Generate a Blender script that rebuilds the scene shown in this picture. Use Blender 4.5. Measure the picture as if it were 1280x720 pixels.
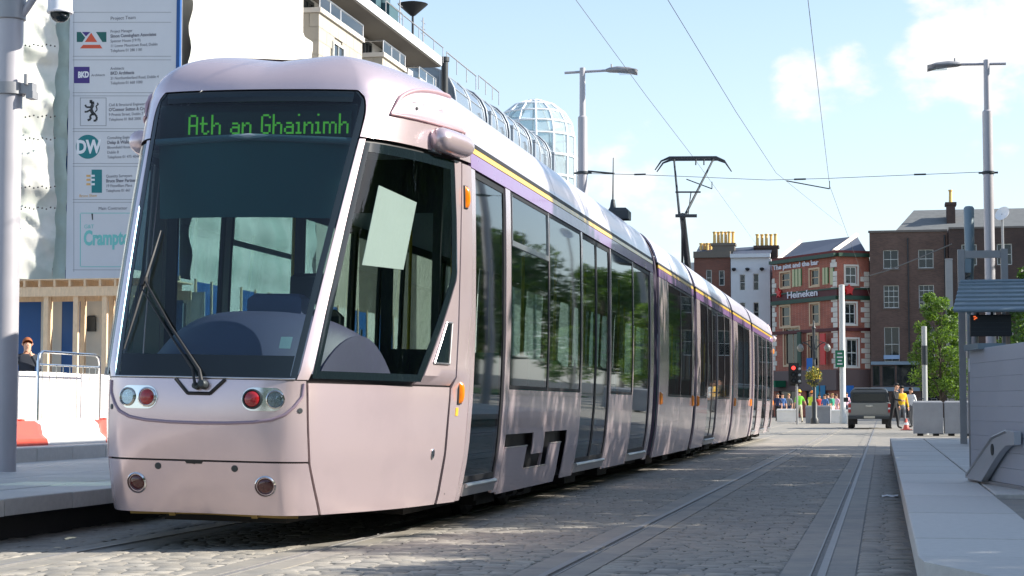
import bpy, bmesh, math, random
from mathutils import Vector, Matrix
random.seed(7)
scene = bpy.context.scene
for o in list(bpy.data.objects):
    bpy.data.objects.remove(o)
COL = scene.collection
PI = math.pi
rad = math.radians

# ---------------------------------------------------------------- camera
CH = .914                                   # eye height: the photographer crouched at the kerb
FPX = 2300.0                                # focal length in photo pixels (1280 wide)
PITCH = math.atan(148 / FPX)
YAW = math.atan(463 / FPX * math.cos(PITCH))
cam_d = bpy.data.cameras.new('camera')
cam = bpy.data.objects.new('camera', cam_d)
COL.objects.link(cam)
cam.location = (0, 0, CH)
cam.rotation_euler = (PI / 2 + PITCH, 0, YAW)
cam_d.sensor_width = 36
cam_d.lens = FPX / 1280 * 36
cam_d.clip_start = .1
cam_d.clip_end = 3000
scene.camera = cam

# ---------------------------------------------------------------- sun, sky, exposure
SUN_EL, SUN_AZ = rad(31), rad(9)            # azimuth measured from +X towards +Y
sun_d = bpy.data.lights.new('sun', 'SUN')
sun_d.energy = 5.0
sun_d.angle = rad(.5)
sun_d.color = (1, .94, .84)
sun = bpy.data.objects.new('sun', sun_d)
COL.objects.link(sun)
tosun = Vector((math.cos(SUN_EL) * math.cos(SUN_AZ), math.cos(SUN_EL) * math.sin(SUN_AZ), math.sin(SUN_EL)))
sun.rotation_euler = tosun.to_track_quat('Z', 'Y').to_euler()
sun.location = (30, 10, 30)

world = bpy.data.worlds.new('World')
scene.world = world
world.use_nodes = True
scene.view_settings.view_transform = 'Standard'
scene.view_settings.look = 'None'
scene.view_settings.gamma = 1
scene.view_settings.exposure = .95
SKY_STRENGTH = .128
CLOUD = 4.6

# camera rays: only used to read places off the photograph at a chosen distance
_F = Vector((-math.sin(YAW) * math.cos(PITCH), math.cos(YAW) * math.cos(PITCH), math.sin(PITCH)))
_R = Vector((math.cos(YAW), math.sin(YAW), 0))
_U = _R.cross(_F)
def ray(x, y):
    d = _R * (x - 640) + _U * (360 - y) + _F * FPX
    return d / d.y
_O = Vector((0, 0, CH))
def atY(x, y, Y): return _O + ray(x, y) * Y
def atX(x, y, X):
    r = ray(x, y)
    return _O + r * (X / r.x)
def atZ(x, y, z):
    r = ray(x, y)
    return _O + r * ((z - CH) / r.z)
def proj(P):
    d = Vector(P) - _O
    return 640 + FPX * d.dot(_R) / d.dot(_F), 360 - FPX * d.dot(_U) / d.dot(_F)

def sky_nodes():
    nt = world.node_tree
    nt.nodes.clear()
    N = nt.nodes.new
    L = nt.links.new
    out = N('ShaderNodeOutputWorld')
    bg = N('ShaderNodeBackground')
    bg.inputs[1].default_value = SKY_STRENGTH
    L(bg.outputs[0], out.inputs[0])
    sky = N('ShaderNodeTexSky')
    sky.sky_type = 'NISHITA'
    sky.sun_disc = False
    sky.sun_elevation = SUN_EL
    sky.sun_rotation = PI / 2 - SUN_AZ
    sky.altitude = 20
    sky.air_density = 1.0
    sky.dust_density = .6
    sky.ozone_density = 1.6
    tc = N('ShaderNodeTexCoord')
    # cumulus: noise on the view direction, thicker round three banks of cloud
    mp = N('ShaderNodeMapping')
    mp.inputs['Scale'].default_value = (1, 1, 1.6)
    L(tc.outputs['Generated'], mp.inputs['Vector'])
    nz = N('ShaderNodeTexNoise')
    nz.inputs['Scale'].default_value = 24
    nz.inputs['Detail'].default_value = 9
    nz.inputs['Roughness'].default_value = .56
    L(mp.outputs[0], nz.inputs['Vector'])
    big = N('ShaderNodeTexNoise')
    big.inputs['Scale'].default_value = 2.2
    big.inputs['Detail'].default_value = 3
    L(mp.outputs[0], big.inputs['Vector'])
    acc = None
    for px_, py_, r, amp in ((1013, 118, 1.9, .52), (1058, 97, 1.7, .47), (1205, 62, 3.3, .54), (1290, 30, 3.8, .54), (1225, 125, 2.8, .38), (765, 240, 4.0, .30), (860, 275, 3.6, .26)):
        d = ray(px_, py_).normalized()
        dp = N('ShaderNodeVectorMath'); dp.operation = 'DOT_PRODUCT'
        nv = N('ShaderNodeVectorMath'); nv.operation = 'NORMALIZE'
        L(tc.outputs['Generated'], nv.inputs[0])
        L(nv.outputs[0], dp.inputs[0])
        dp.inputs[1].default_value = d
        mr = N('ShaderNodeMapRange')
        mr.inputs['From Min'].default_value = math.cos(rad(r))
        mr.inputs['From Max'].default_value = 1
        mr.inputs['To Min'].default_value = 0
        mr.inputs['To Max'].default_value = amp
        L(dp.outputs['Value'], mr.inputs['Value'])
        if acc is None:
            acc = mr.outputs[0]
        else:
            ad = N('ShaderNodeMath'); ad.operation = 'MAXIMUM'
            L(acc, ad.inputs[0]); L(mr.outputs[0], ad.inputs[1])
            acc = ad.outputs[0]
    a1 = N('ShaderNodeMath'); a1.operation = 'MULTIPLY_ADD'
    L(big.outputs[0], a1.inputs[0]); a1.inputs[1].default_value = .45; a1.inputs[2].default_value = -.30
    a2 = N('ShaderNodeMath'); a2.operation = 'ADD'
    L(nz.outputs[0], a2.inputs[0]); L(a1.outputs[0], a2.inputs[1])
    a3 = N('ShaderNodeMath'); a3.operation = 'ADD'
    L(a2.outputs[0], a3.inputs[0]); L(acc, a3.inputs[1])
    mr = N('ShaderNodeMapRange')
    mr.interpolation_type = 'SMOOTHSTEP'
    mr.inputs['From Min'].default_value = .66
    mr.inputs['From Max'].default_value = .92
    L(a3.outputs[0], mr.inputs['Value'])
    # thin high haze whitens the whole sky a little, more towards the horizon
    sx = N('ShaderNodeSeparateXYZ')
    L(tc.outputs['Generated'], sx.inputs[0])
    hz = N('ShaderNodeMapRange')
    hz.interpolation_type = 'SMOOTHSTEP'
    hz.inputs['From Min'].default_value = 0
    hz.inputs['From Max'].default_value = .30
    hz.inputs['To Min'].default_value = .55
    hz.inputs['To Max'].default_value = .14
    L(sx.outputs['Z'], hz.inputs['Value'])
    m1 = N('ShaderNodeMixRGB')
    L(hz.outputs[0], m1.inputs[0]); L(sky.outputs[0], m1.inputs[1])
    m1.inputs[2].default_value = (CLOUD * .80, CLOUD * .88, CLOUD * .97, 1)
    m2 = N('ShaderNodeMixRGB')
    L(mr.outputs[0], m2.inputs[0]); L(m1.outputs[0], m2.inputs[1])
    m2.inputs[2].default_value = (CLOUD, CLOUD * .99, CLOUD * .99, 1)
    L(m2.outputs[0], bg.inputs[0])
sky_nodes()

# ---------------------------------------------------------------- materials
def srgb(r, g, b):
    f = lambda c: (c / 12.92 if c <= .04045 else ((c + .055) / 1.055) ** 2.4)
    return (f(r / 255), f(g / 255), f(b / 255))
MATS = {}
def mat(name, rgb, rough=.6, metal=0., var=.0, vscale=4., bump=0., bscale=40., coat=0., emit=None, estr=1., rnd=0., spec=.5, col2=None, c2scale=1., c2lo=.45, c2hi=.6, stretch=None):
    if name in MATS: return MATS[name]
    m = bpy.data.materials.new(name)
    m.use_nodes = True
    nt = m.node_tree
    N, L = nt.nodes.new, nt.links.new
    b = nt.nodes['Principled BSDF']
    b.inputs['Roughness'].default_value = rough
    b.inputs['Metallic'].default_value = metal
    b.inputs['Coat Weight'].default_value = coat
    b.inputs['Coat Roughness'].default_value = .06
    b.inputs['Specular IOR Level'].default_value = spec
    geo = N('ShaderNodeNewGeometry')
    vec = geo.outputs['Position']
    if stretch:
        mp = N('ShaderNodeMapping'); mp.inputs['Scale'].default_value = stretch
        L(vec, mp.inputs['Vector']); vec = mp.outputs[0]
    c = N('ShaderNodeRGB'); c.outputs[0].default_value = (*rgb, 1)
    src = c.outputs[0]
    if col2 is not None:
        n2 = N('ShaderNodeTexNoise'); n2.inputs['Scale'].default_value = c2scale; n2.inputs['Detail'].default_value = 6; n2.inputs['Roughness'].default_value = .62
        L(vec, n2.inputs['Vector'])
        mr = N('ShaderNodeMapRange'); mr.inputs['From Min'].default_value = c2lo; mr.inputs['From Max'].default_value = c2hi
        L(n2.outputs[0], mr.inputs['Value'])
        mx = N('ShaderNodeMixRGB'); L(mr.outputs[0], mx.inputs[0]); L(src, mx.inputs[1]); mx.inputs[2].default_value = (*col2, 1)
        src = mx.outputs[0]
    if var:
        nz = N('ShaderNodeTexNoise'); nz.inputs['Scale'].default_value = vscale; nz.inputs['Detail'].default_value = 7; nz.inputs['Roughness'].default_value = .65
        L(vec, nz.inputs['Vector'])
        mr = N('ShaderNodeMapRange'); mr.inputs['From Min'].default_value = .25; mr.inputs['From Max'].default_value = .75
        mr.inputs['To Min'].default_value = 1 - var; mr.inputs['To Max'].default_value = 1 + var
        L(nz.outputs[0], mr.inputs['Value'])
        hs = N('ShaderNodeHueSaturation'); L(src, hs.inputs['Color']); L(mr.outputs[0], hs.inputs['Value'])
        src = hs.outputs[0]
        r2 = N('ShaderNodeMapRange'); r2.inputs['To Min'].default_value = max(0, rough - .12); r2.inputs['To Max'].default_value = min(1, rough + .12)
        L(nz.outputs[0], r2.inputs['Value']); L(r2.outputs[0], b.inputs['Roughness'])
    if rnd:
        oi = N('ShaderNodeObjectInfo')
        mr = N('ShaderNodeMapRange'); mr.inputs['To Min'].default_value = 1 - rnd; mr.inputs['To Max'].default_value = 1 + rnd
        L(oi.outputs['Random'], mr.inputs['Value'])
        hs = N('ShaderNodeHueSaturation'); L(src, hs.inputs['Color']); L(mr.outputs[0], hs.inputs['Value'])
        src = hs.outputs[0]
    L(src, b.inputs['Base Color'])
    if bump:
        bz = N('ShaderNodeTexNoise'); bz.inputs['Scale'].default_value = bscale; bz.inputs['Detail'].default_value = 5
        L(vec, bz.inputs['Vector'])
        bp = N('ShaderNodeBump'); bp.inputs['Strength'].default_value = bump; bp.inputs['Distance'].default_value = .02
        L(bz.outputs[0], bp.inputs['Height']); L(bp.outputs[0], b.inputs['Normal'])
    if emit:
        b.inputs['Emission Color'].default_value = (*emit, 1); b.inputs['Emission Strength'].default_value = estr
    MATS[name] = m
    return m
def glass_mat(name, tint, ior=1.5, rough=.01, body=None, mixbody=0., slab=False):
    if slab: tint = [math.sqrt(c) for c in tint]        # two faces
    m = bpy.data.materials.new(name); m.use_nodes = True
    nt = m.node_tree; nt.nodes.clear()
    N, L = nt.nodes.new, nt.links.new
    out = N('ShaderNodeOutputMaterial')
    tr = N('ShaderNodeBsdfTransparent'); tr.inputs[0].default_value = (*tint, 1)
    gl = N('ShaderNodeBsdfGlossy'); gl.inputs['Roughness'].default_value = rough
    gl.inputs[0].default_value = (.93, .97, 1, 1)
    fr = N('ShaderNodeFresnel'); fr.inputs[0].default_value = ior
    inner = tr.outputs[0]
    if body:
        df = N('ShaderNodeBsdfDiffuse'); df.inputs[0].default_value = (*body, 1)
        mb = N('ShaderNodeMixShader'); mb.inputs[0].default_value = mixbody
        L(tr.outputs[0], mb.inputs[1]); L(df.outputs[0], mb.inputs[2]); inner = mb.outputs[0]
    mx = N('ShaderNodeMixShader')
    gb = N('ShaderNodeNewGeometry')                       # only the face the light meets first reflects
    ms = N('ShaderNodeMath'); ms.operation = 'SUBTRACT'; ms.use_clamp = True
    L(fr.outputs[0], ms.inputs[0]); L(gb.outputs['Backfacing'], ms.inputs[1])
    L(ms.outputs[0], mx.inputs[0]); L(inner, mx.inputs[1]); L(gl.outputs[0], mx.inputs[2])
    L(mx.outputs[0], out.inputs[0])
    MATS[name] = m
    return m
def brick_mat(name, c1, c2, mortar, scale=1., dirt=.18):
    m = bpy.data.materials.new(name); m.use_nodes = True
    nt = m.node_tree; N, L = nt.nodes.new, nt.links.new
    b = nt.nodes['Principled BSDF']; b.inputs['Roughness'].default_value = .85
    geo = N('ShaderNodeNewGeometry')
    sp = N('ShaderNodeSeparateXYZ'); L(geo.outputs['Position'], sp.inputs[0])
    ad = N('ShaderNodeMath'); L(sp.outputs[0], ad.inputs[0]); L(sp.outputs[1], ad.inputs[1])
    cb = N('ShaderNodeCombineXYZ'); L(ad.outputs[0], cb.inputs[0]); L(sp.outputs[2], cb.inputs[1])
    br = N('ShaderNodeTexBrick'); L(cb.outputs[0], br.inputs['Vector'])
    br.inputs['Color1'].default_value = (*c1, 1); br.inputs['Color2'].default_value = (*c2, 1); br.inputs['Mortar'].default_value = (*mortar, 1)
    br.inputs['Scale'].default_value = scale; br.inputs['Brick Width'].default_value = .24; br.inputs['Row Height'].default_value = .085
    br.inputs['Mortar Size'].default_value = .009
    nz = N('ShaderNodeTexNoise'); nz.inputs['Scale'].default_value = .6; nz.inputs['Detail'].default_value = 7
    L(geo.outputs['Position'], nz.inputs['Vector'])
    mr = N('ShaderNodeMapRange'); mr.inputs['From Min'].default_value = .3; mr.inputs['From Max'].default_value = .7; mr.inputs['To Min'].default_value = 1 - dirt; mr.inputs['To Max'].default_value = 1 + dirt
    L(nz.outputs[0], mr.inputs['Value'])
    hs = N('ShaderNodeHueSaturation'); L(br.outputs[0], hs.inputs['Color']); L(mr.outputs[0], hs.inputs['Value'])
    L(hs.outputs[0], b.inputs['Base Color'])
    MATS[name] = m
    return m

PAINT = mat('lilac_silver_paint', srgb(214, 196, 199), rough=.26, metal=.58, coat=.4, col2=srgb(208, 190, 194), c2scale=1.2)
ROOFP = mat('roof_paint', srgb(208, 200, 210), rough=.30, metal=.3, coat=.4, col2=srgb(202, 194, 204), c2scale=.8)
PURPLE = mat('purple_band', srgb(132, 100, 146), rough=.3, coat=.5, var=.05)
YELLOW = mat('yellow_stripe', srgb(222, 178, 52), rough=.35, coat=.4, var=.05)
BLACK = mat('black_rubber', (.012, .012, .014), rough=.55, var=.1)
FRIT = mat('black_glass_border', (.008, .014, .018), rough=.06, spec=.5)
UNDER = mat('underframe_grime', (.016, .015, .014), rough=.8, var=.3, vscale=6)
CHROME = mat('bright_metal', (.72, .72, .72), rough=.16, metal=1., var=.05)
STEEL = mat('brushed_steel', (.5, .5, .51), rough=.35, metal=1., var=.08)
WSGLASS = glass_mat('windscreen_glass', (.36, .52, .55), 1.48, .02, slab=True)
CABGLASS = glass_mat('cab_side_glass', (.52, .60, .575), 1.42, slab=True)
SIDEGLASS = glass_mat('tinted_side_glass', (.36, .46, .45), 1.52, .025, slab=True)
CLEARGLASS = glass_mat('clear_glass', (.9, .93, .93), 1.45)
LENS = glass_mat('lens_glass', (.85, .9, .95), 1.5, .03)
REDLENS = mat('red_lens', (.32, .012, .016), rough=.12, coat=.6, var=.15, vscale=60)
DARKRED = mat('dark_red_lens', (.06, .007, .009), rough=.12, coat=.6, var=.2, vscale=60)
AMBER = mat('amber_lens', (.85, .23, .01), rough=.2, coat=.5, var=.12, vscale=50)
DASH = mat('dashboard_plastic', srgb(112, 104, 134), rough=.45, var=.06)
INNER = mat('interior_panel', srgb(150, 156, 156), rough=.55, var=.05)
INDARK = mat('interior_dark', srgb(38, 42, 46), rough=.6, var=.08)
TEAL = mat('teal_seat_fabric', srgb(12, 122, 112), rough=.85, var=.12, vscale=20)
RAILY = mat('yellow_handrail', srgb(206, 170, 40), rough=.3)
PAPER = mat('white_paper', srgb(226, 224, 224), rough=.8, var=.03)
BLIND = mat('sun_blind', srgb(58, 104, 108), rough=.7, var=.06)
LEDG = mat('led_green', (.05, .3, .02), rough=.5, emit=(.14, .55, .05), estr=.42)
LEDBOX = mat('led_box', srgb(22, 44, 34), rough=.3)
ASPH = mat('asphalt', (.055, .055, .054), rough=.85, var=.25, vscale=3, bump=.25, bscale=160, col2=(.085, .083, .08), c2scale=.7)
MORTAR = mat('sett_mortar', (.21, .204, .19), rough=.9, var=.3, vscale=20, bump=.3, bscale=120)
SETT = mat('granite_sett', (.31, .284, .243), rough=.8, var=.22, vscale=9, bump=.15, bscale=120, rnd=.2, col2=(.235, .222, .20), c2scale=1.3, c2lo=.48, c2hi=.72)
CONC = mat('smooth_concrete', (.275, .252, .215), rough=.75, var=.16, vscale=7, bump=.12, bscale=150, col2=(.22, .21, .19), c2scale=2)
SLAB = mat('granite_slab', (.50, .482, .45), rough=.62, var=.16, vscale=24, rnd=.09, bump=.06, bscale=300, col2=(.41, .396, .37), c2scale=1.3, c2lo=.4, c2hi=.7)
KERB = mat('granite_kerb', (.50, .482, .45), rough=.65, var=.12, vscale=20, rnd=.07, bump=.08, bscale=300)
RAILST = mat('rail_steel', (.26, .25, .24), rough=.55, metal=.25, spec=.3, var=.2, vscale=14)
GALV = mat('galvanised_grey', srgb(150, 150, 152), rough=.42, metal=.35, var=.08, vscale=6)
MASTP = mat('mast_grey_paint', srgb(176, 173, 177), rough=.42, metal=.15, var=.06, vscale=3)
DARKMETAL = mat('dark_metal', srgb(58, 64, 68), rough=.5, metal=.4, var=.1)
WIRE = mat('wire_sky_grey', (.17, .165, .16), rough=.5, metal=.5)  # grey lightened to put the scatter of the sky into the colour

# ---------------------------------------------------------------- mesh helpers
class MB:
    def __init__(s): s.v, s.f, s.mi, s.cur = [], [], [], 0
    def add(s, vs, fs):
        n = len(s.v); s.v += [tuple(p) for p in vs]
        for f in fs:
            s.f.append(tuple(i + n for i in f)); s.mi.append(s.cur)
        return s
    def box(s, x0, x1, y0, y1, z0, z1, M=None):
        vs = [Vector((x, y, z)) for z in (z0, z1) for y in (y0, y1) for x in (x0, x1)]
        if M: vs = [M @ p for p in vs]
        return s.add(vs, [(0, 2, 3, 1), (4, 5, 7, 6), (0, 1, 5, 4), (2, 6, 7, 3), (0, 4, 6, 2), (1, 3, 7, 5)])
    def cham(s, x0, x1, y0, y1, z0, z1, c, M=None):
        vs = []
        for z, i in ((z0, 0), (z1 - c, 0), (z1, c)):
            vs += [Vector(p) for p in ((x0 + i, y0 + i, z), (x1 - i, y0 + i, z), (x1 - i, y1 - i, z), (x0 + i, y1 - i, z))]
        if M: vs = [M @ p for p in vs]
        fs = [(8, 9, 10, 11)]
        for k in (0, 4):
            for i in range(4):
                j = (i + 1) % 4
                fs.append((k + i, k + j, k + 4 + j, k + 4 + i))
        return s.add(vs, fs)
    def tube(s, pts, r, n=8, caps=True):
        pts = [Vector(p) for p in pts]
        rs = r if isinstance(r, (list, tuple)) else [r] * len(pts)
        vs = []; up = None
        for i, p in enumerate(pts):
            t = (pts[min(i + 1, len(pts) - 1)] - pts[max(i - 1, 0)]).normalized()
            a = t.orthogonal().normalized() if up is None else (up - t * up.dot(t)).normalized()
            up = a; b = t.cross(a)
            for k in range(n):
                q = 2 * PI * k / n
                vs.append(p + (a * math.cos(q) + b * math.sin(q)) * rs[i])
        fs = []
        for i in range(len(pts) - 1):
            for k in range(n):
                fs.append((i * n + k, i * n + (k + 1) % n, (i + 1) * n + (k + 1) % n, (i + 1) * n + k))
        if caps:
            fs.append(tuple(range(n - 1, -1, -1))); fs.append(tuple((len(pts) - 1) * n + k for k in range(n)))
        return s.add(vs, fs)
    def lathe(s, prof, M=None, n=24):
        vs = []; fs = []
        for r, z in prof:
            for k in range(n):
                q = 2 * PI * k / n; vs.append(Vector((r * math.cos(q), r * math.sin(q), z)))
        for i in range(len(prof) - 1):
            for k in range(n):
                fs.append((i * n + k, i * n + (k + 1) % n, (i + 1) * n + (k + 1) % n, (i + 1) * n + k))
        fs.append(tuple(range(n - 1, -1, -1))); fs.append(tuple((len(prof) - 1) * n + k for k in range(n)))
        if M: vs = [M @ p for p in vs]
        return s.add(vs, fs)
    def prism(s, poly, d, M=None):
        n = len(poly)
        vs = [Vector((x, y, 0)) for x, y in poly] + [Vector((x, y, d)) for x, y in poly]
        if M: vs = [M @ p for p in vs]
        return s.add(vs, [tuple(range(n - 1, -1, -1)), tuple(range(n, 2 * n))] + [(i, (i + 1) % n, n + (i + 1) % n, n + i) for i in range(n)])
    def grid(s, fn, nu, nv, th=0., off=0.):
        """surface fn(a, b), a and b in 0..1; th > 0 makes a slab of that thickness inwards"""
        e = 1e-3
        P, Nn = [], []
        for j in range(nv + 1):
            for i in range(nu + 1):
                a, b = i / nu, j / nv
                p = Vector(fn(a, b))
                a0, a1, b0, b1 = max(a - e, 0), min(a + e, 1), max(b - e, 0), min(b + e, 1)
                n = (Vector(fn(a1, b)) - Vector(fn(a0, b))).cross(Vector(fn(a, b1)) - Vector(fn(a, b0)))
                n = n.normalized() if n.length > 1e-12 else Vector((0, 0, 1))
                P.append(p); Nn.append(n)
        w = nu + 1
        front = [p + n * off for p, n in zip(P, Nn)]
        fs = [(j * w + i, j * w + i + 1, (j + 1) * w + i + 1, (j + 1) * w + i) for j in range(nv) for i in range(nu)]
        if th <= 0: return s.add(front, fs)
        back = [p + n * (off - th) for p, n in zip(P, Nn)]
        m = len(P)
        fs2 = fs + [tuple(m + k for k in reversed(f)) for f in fs]
        rim = [i for i in range(w)] + [j * w + nu for j in range(1, nv + 1)] + [nv * w + i for i in range(nu - 1, -1, -1)] + [j * w for j in range(nv - 1, 0, -1)]
        for k in range(len(rim)):
            a, b = rim[k], rim[(k + 1) % len(rim)]
            fs2.append((b, a, m + a, m + b))
        return s.add(front + back, fs2)
    def bars(s, pts, w, d, M):
        return s
def obj(name, mb, m, parent=None, smooth=None, loc=None, merge=False):
    me = bpy.data.meshes.new(name)
    me.from_pydata(mb.v, [], mb.f)
    ms = m if isinstance(m, (list, tuple)) else [m]
    for q in ms: me.materials.append(q)
    if len(ms) > 1: me.polygons.foreach_set('material_index', mb.mi)
    if merge:
        bm = bmesh.new(); bm.from_mesh(me)
        bmesh.ops.remove_doubles(bm, verts=bm.verts, dist=1e-4)
        bm.to_mesh(me); bm.free()
    me.update()
    if smooth is not None:
        me.shade_smooth()
        me.set_sharp_from_angle(angle=rad(smooth))
    o = bpy.data.objects.new(name, me)
    COL.objects.link(o)
    if parent: o.parent = parent
    if loc: o.location = loc
    return o
def inst(src, parent=None, loc=(0, 0, 0), rot=(0, 0, 0), scale=(1, 1, 1)):
    o = src.copy(); COL.objects.link(o)
    o.parent = parent; o.location = loc; o.rotation_euler = rot; o.scale = scale
    return o
def tag(o, label, cat, group=None):
    o['label'] = label; o['category'] = cat
    if group: o['group'] = group
    return o
def thing(name, label, cat, loc=(0, 0, 0), rz=0, group=None):
    o = bpy.data.objects.new(name, None); COL.objects.link(o)
    o.empty_display_size = .3
    o.location = loc; o.rotation_euler = (0, 0, rz)
    return tag(o, label, cat, group)
def struct(o, kind='structure'):
    o['kind'] = kind; return o
def empty_struct(name, loc=(0, 0, 0)):
    o = bpy.data.objects.new(name, None); COL.objects.link(o); o.location = loc
    return struct(o)
def dup(root, loc, rz=0, label=None, scale=None):
    r = root.copy(); COL.objects.link(r); r.location = loc; r.rotation_euler = (0, 0, rz)
    if scale: r.scale = scale
    if label: r['label'] = label
    for ch in list(root.children):
        c = ch.copy(); COL.objects.link(c); c.parent = r
        for g in ch.children:
            d = g.copy(); COL.objects.link(d); d.parent = c
    return r
def text_obj(name, body, size, m, parent, M, ext=.002, align='LEFT', sx=1., bold=0.):
    cu = bpy.data.curves.new(name, 'FONT')
    cu.body = body; cu.size = size; cu.extrude = ext; cu.align_x = align; cu.resolution_u = 3; cu.offset = bold
    tmp = bpy.data.objects.new(name + '_src', cu); COL.objects.link(tmp)
    me = bpy.data.meshes.new_from_object(tmp.evaluated_get(bpy.context.evaluated_depsgraph_get()))
    bpy.data.objects.remove(tmp); bpy.data.curves.remove(cu)
    me.name = name
    me.transform(Matrix.Diagonal((sx, 1, 1, 1))); me.transform(M)
    me.materials.clear(); me.materials.append(m)
    o = bpy.data.objects.new(name, me); COL.objects.link(o); o.parent = parent
    return o
def frame(o, x, n):
    """matrix with local x along x, local z along n"""
    n = Vector(n).normalized(); x = Vector(x); x = (x - n * x.dot(n)).normalized(); y = n.cross(x)
    M = Matrix((x, y, n)).transposed().to_4x4(); M.translation = Vector(o)
    return M
def lerp(T, x):
    if x <= T[0][0]: return T[0][1]
    for (a, b), (c, d) in zip(T, T[1:]):
        if x <= c: return b + (d - b) * (x - a) / (c - a)
    return T[-1][1]
def mix(a, b, t): return a + (b - a) * t

# ================================================================ TRAM
TX, NY = -4.252, 11.02
CANT = rad(1.2)                                  # the track leans a little towards the street
TRAM_L = 43.2
HW = [(z, w + .045) for z, w in [(.15, 1.07), (.3, 1.11), (.6, 1.16), (1.0, 1.185), (1.5, 1.195), (2.1, 1.185), (2.6, 1.17), (2.83, 1.155), (2.95, 1.135), (3.05, 1.10)]] + [
    (3.17, 1.09), (3.27, 1.01), (3.33, .93), (3.37, .80), (3.395, .61), (3.41, .35), (3.421, 0.)]
def hw(z): return lerp(HW, z)
KN = [0, .25, .45, .5, .56, .7, .85, 1.]
PA = [(0, 0), (.34, .015), (.55, .055), (.60, .085), (.685, .17), (.90, .68), (1.085, 1.35), (1.23, 2.3)]
PB = [(0, .92), (.38, .94), (.70, 1.0), (.76, 1.035), (.84, 1.12), (.975, 1.42), (1.075, 1.85), (1.145, 2.3)]
BUL = [(.15 + .05 * i, .42 * (.85 - (.15 + .05 * i)) ** 2) for i in range(20)]
def cr(P, u):
    u = min(max(u, 0), 1)
    for i in range(len(KN) - 1):
        if u <= KN[i + 1] + 1e-9: break
    def g(j, c):
        if j < 0: return (-P[-j][0], P[-j][1])[c]
        if j >= len(P): return 2 * P[-1][c] - P[-2][c]
        return P[j][c]
    def k(j): return -KN[-j] if j < 0 else (KN[j] if j < len(KN) else 2 - KN[-2])
    h = KN[i + 1] - KN[i]; t = (u - KN[i]) / h
    out = []
    for c in (0, 1):
        p0, p1, p2, p3 = g(i - 1, c), g(i, c), g(i + 1, c), g(i + 2, c)
        s = (p2 - p1) / h; sa = (p1 - p0) / (k(i) - k(i - 1)); sb = (p3 - p2) / (k(i + 2) - k(i + 1))
        m1 = 0 if sa * s <= 0 else 2 * sa * s / (sa + s)
        m2 = 0 if sb * s <= 0 else 2 * sb * s / (sb + s)
        if i == 0 and c == 0: m1 = s
        out.append((2 * t**3 - 3 * t * t + 1) * p1 + (t**3 - 2 * t * t + t) * h * m1 + (-2 * t**3 + 3 * t * t) * p2 + (t**3 - t * t) * h * m2)
    return out
def S(u, v):
    """skin of the cab: u runs round the nose (0 centre line, 1 where the straight side starts), v is height, then on over the roof"""
    sg = 1 if u >= 0 else -1; u = abs(u)
    if v <= 1.1:
        x, y = cr(PA, u); z = v
        x *= hw(z) / hw(1.1); y += lerp(BUL, z) * (1 - u)
    elif v <= 3.05:
        t = (v - 1.1) / 1.95
        xa, ya = cr(PA, u); xb, yb = cr(PB, u); ya += .03 * (1 - u)
        x, y, z = mix(xa, xb, t), mix(ya, yb, t), v
        y -= math.sin(PI * t) * .045 * (1 - u)
        x = x * (1 - u**6) + hw(z) * u**6
    else:
        s = min((v - 3.05) / .5, 1); ph = s * PI / 2
        z = 3.05 + .371 * math.sin(ph)
        x, y = cr(PB, u); r = max(math.cos(ph), 0) ** .8
        x *= max(math.cos(ph), 0) ** .5; y += (1 - r) * 1.15 * (1 - u)
        if u > .9: x = mix(x, hw(z), (u - .9) / .1)
    return Vector((sg * x, y, z))
def Sn(u, v, e=.002):
    n = (S(u + e, v) - S(u - e, v)).cross(S(u, v + e) - S(u, v - e))
    return n.normalized()
def So(u, v, off): return S(u, v) + Sn(u, v) * off

tram = thing('tram', 'long lilac silver tram with yellow roof stripe and green lettered destination display', 'tram', (TX, NY, 0))
tram.rotation_euler = (0, CANT, 0)
CAB = []                                         # cab shell parts, copied at the far end
def poly(*pts):
    def f(b):
        n = len(pts) - 1; i = min(int(b * n), n - 1); t = b * n - i
        return (mix(pts[i][0], pts[i + 1][0], t), mix(pts[i][1], pts[i + 1][1], t))
    return f
def npf(lp, rp, sg=1, vfix=None):
    def fn(a, b):
        if sg < 0: a = 1 - a
        l, r = lp(b), rp(b)
        u, v = mix(l[0], r[0], a), mix(l[1], r[1], a)
        return S(sg * u, v)
    return fn
def npatch(name, lp, rp, m, sg=1, nu=10, nv=12, th=.02, off=0., parent=None, smooth=40):
    mb = MB(); mb.grid(npf(lp, rp, sg), nu, nv, th, off)
    o = obj(name, mb, m, parent or tram, smooth)
    return o
def span(u0f, u1f, v0, v1):
    return (lambda b: (u0f(mix(v0, v1, b)), mix(v0, v1, b))), (lambda b: (u1f(mix(v0, v1, b)), mix(v0, v1, b)))
def cabp(o): CAB.append(o); return o

e_front = lambda v: lerp([(.2, .612), (.57, .566), (1.09, .545)], v)
# dark body behind the panels: what shows in the gaps
mb = MB(); mb.grid(lambda a, b: So(mix(-.985, .985, a), mix(.24, 1.10, b), -.035), 60, 10, 0)
cabp(obj('inner_shell', mb, BLACK, tram, 60))
for q in (.515, -1):
    mb = MB(); mb.grid(lambda a, b: So(q + .485 * a, mix(2.70, 2.80, b), -.03), 16, 3, 0); cabp(obj('seam_backing', mb, BLACK, tram, 60))
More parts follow.
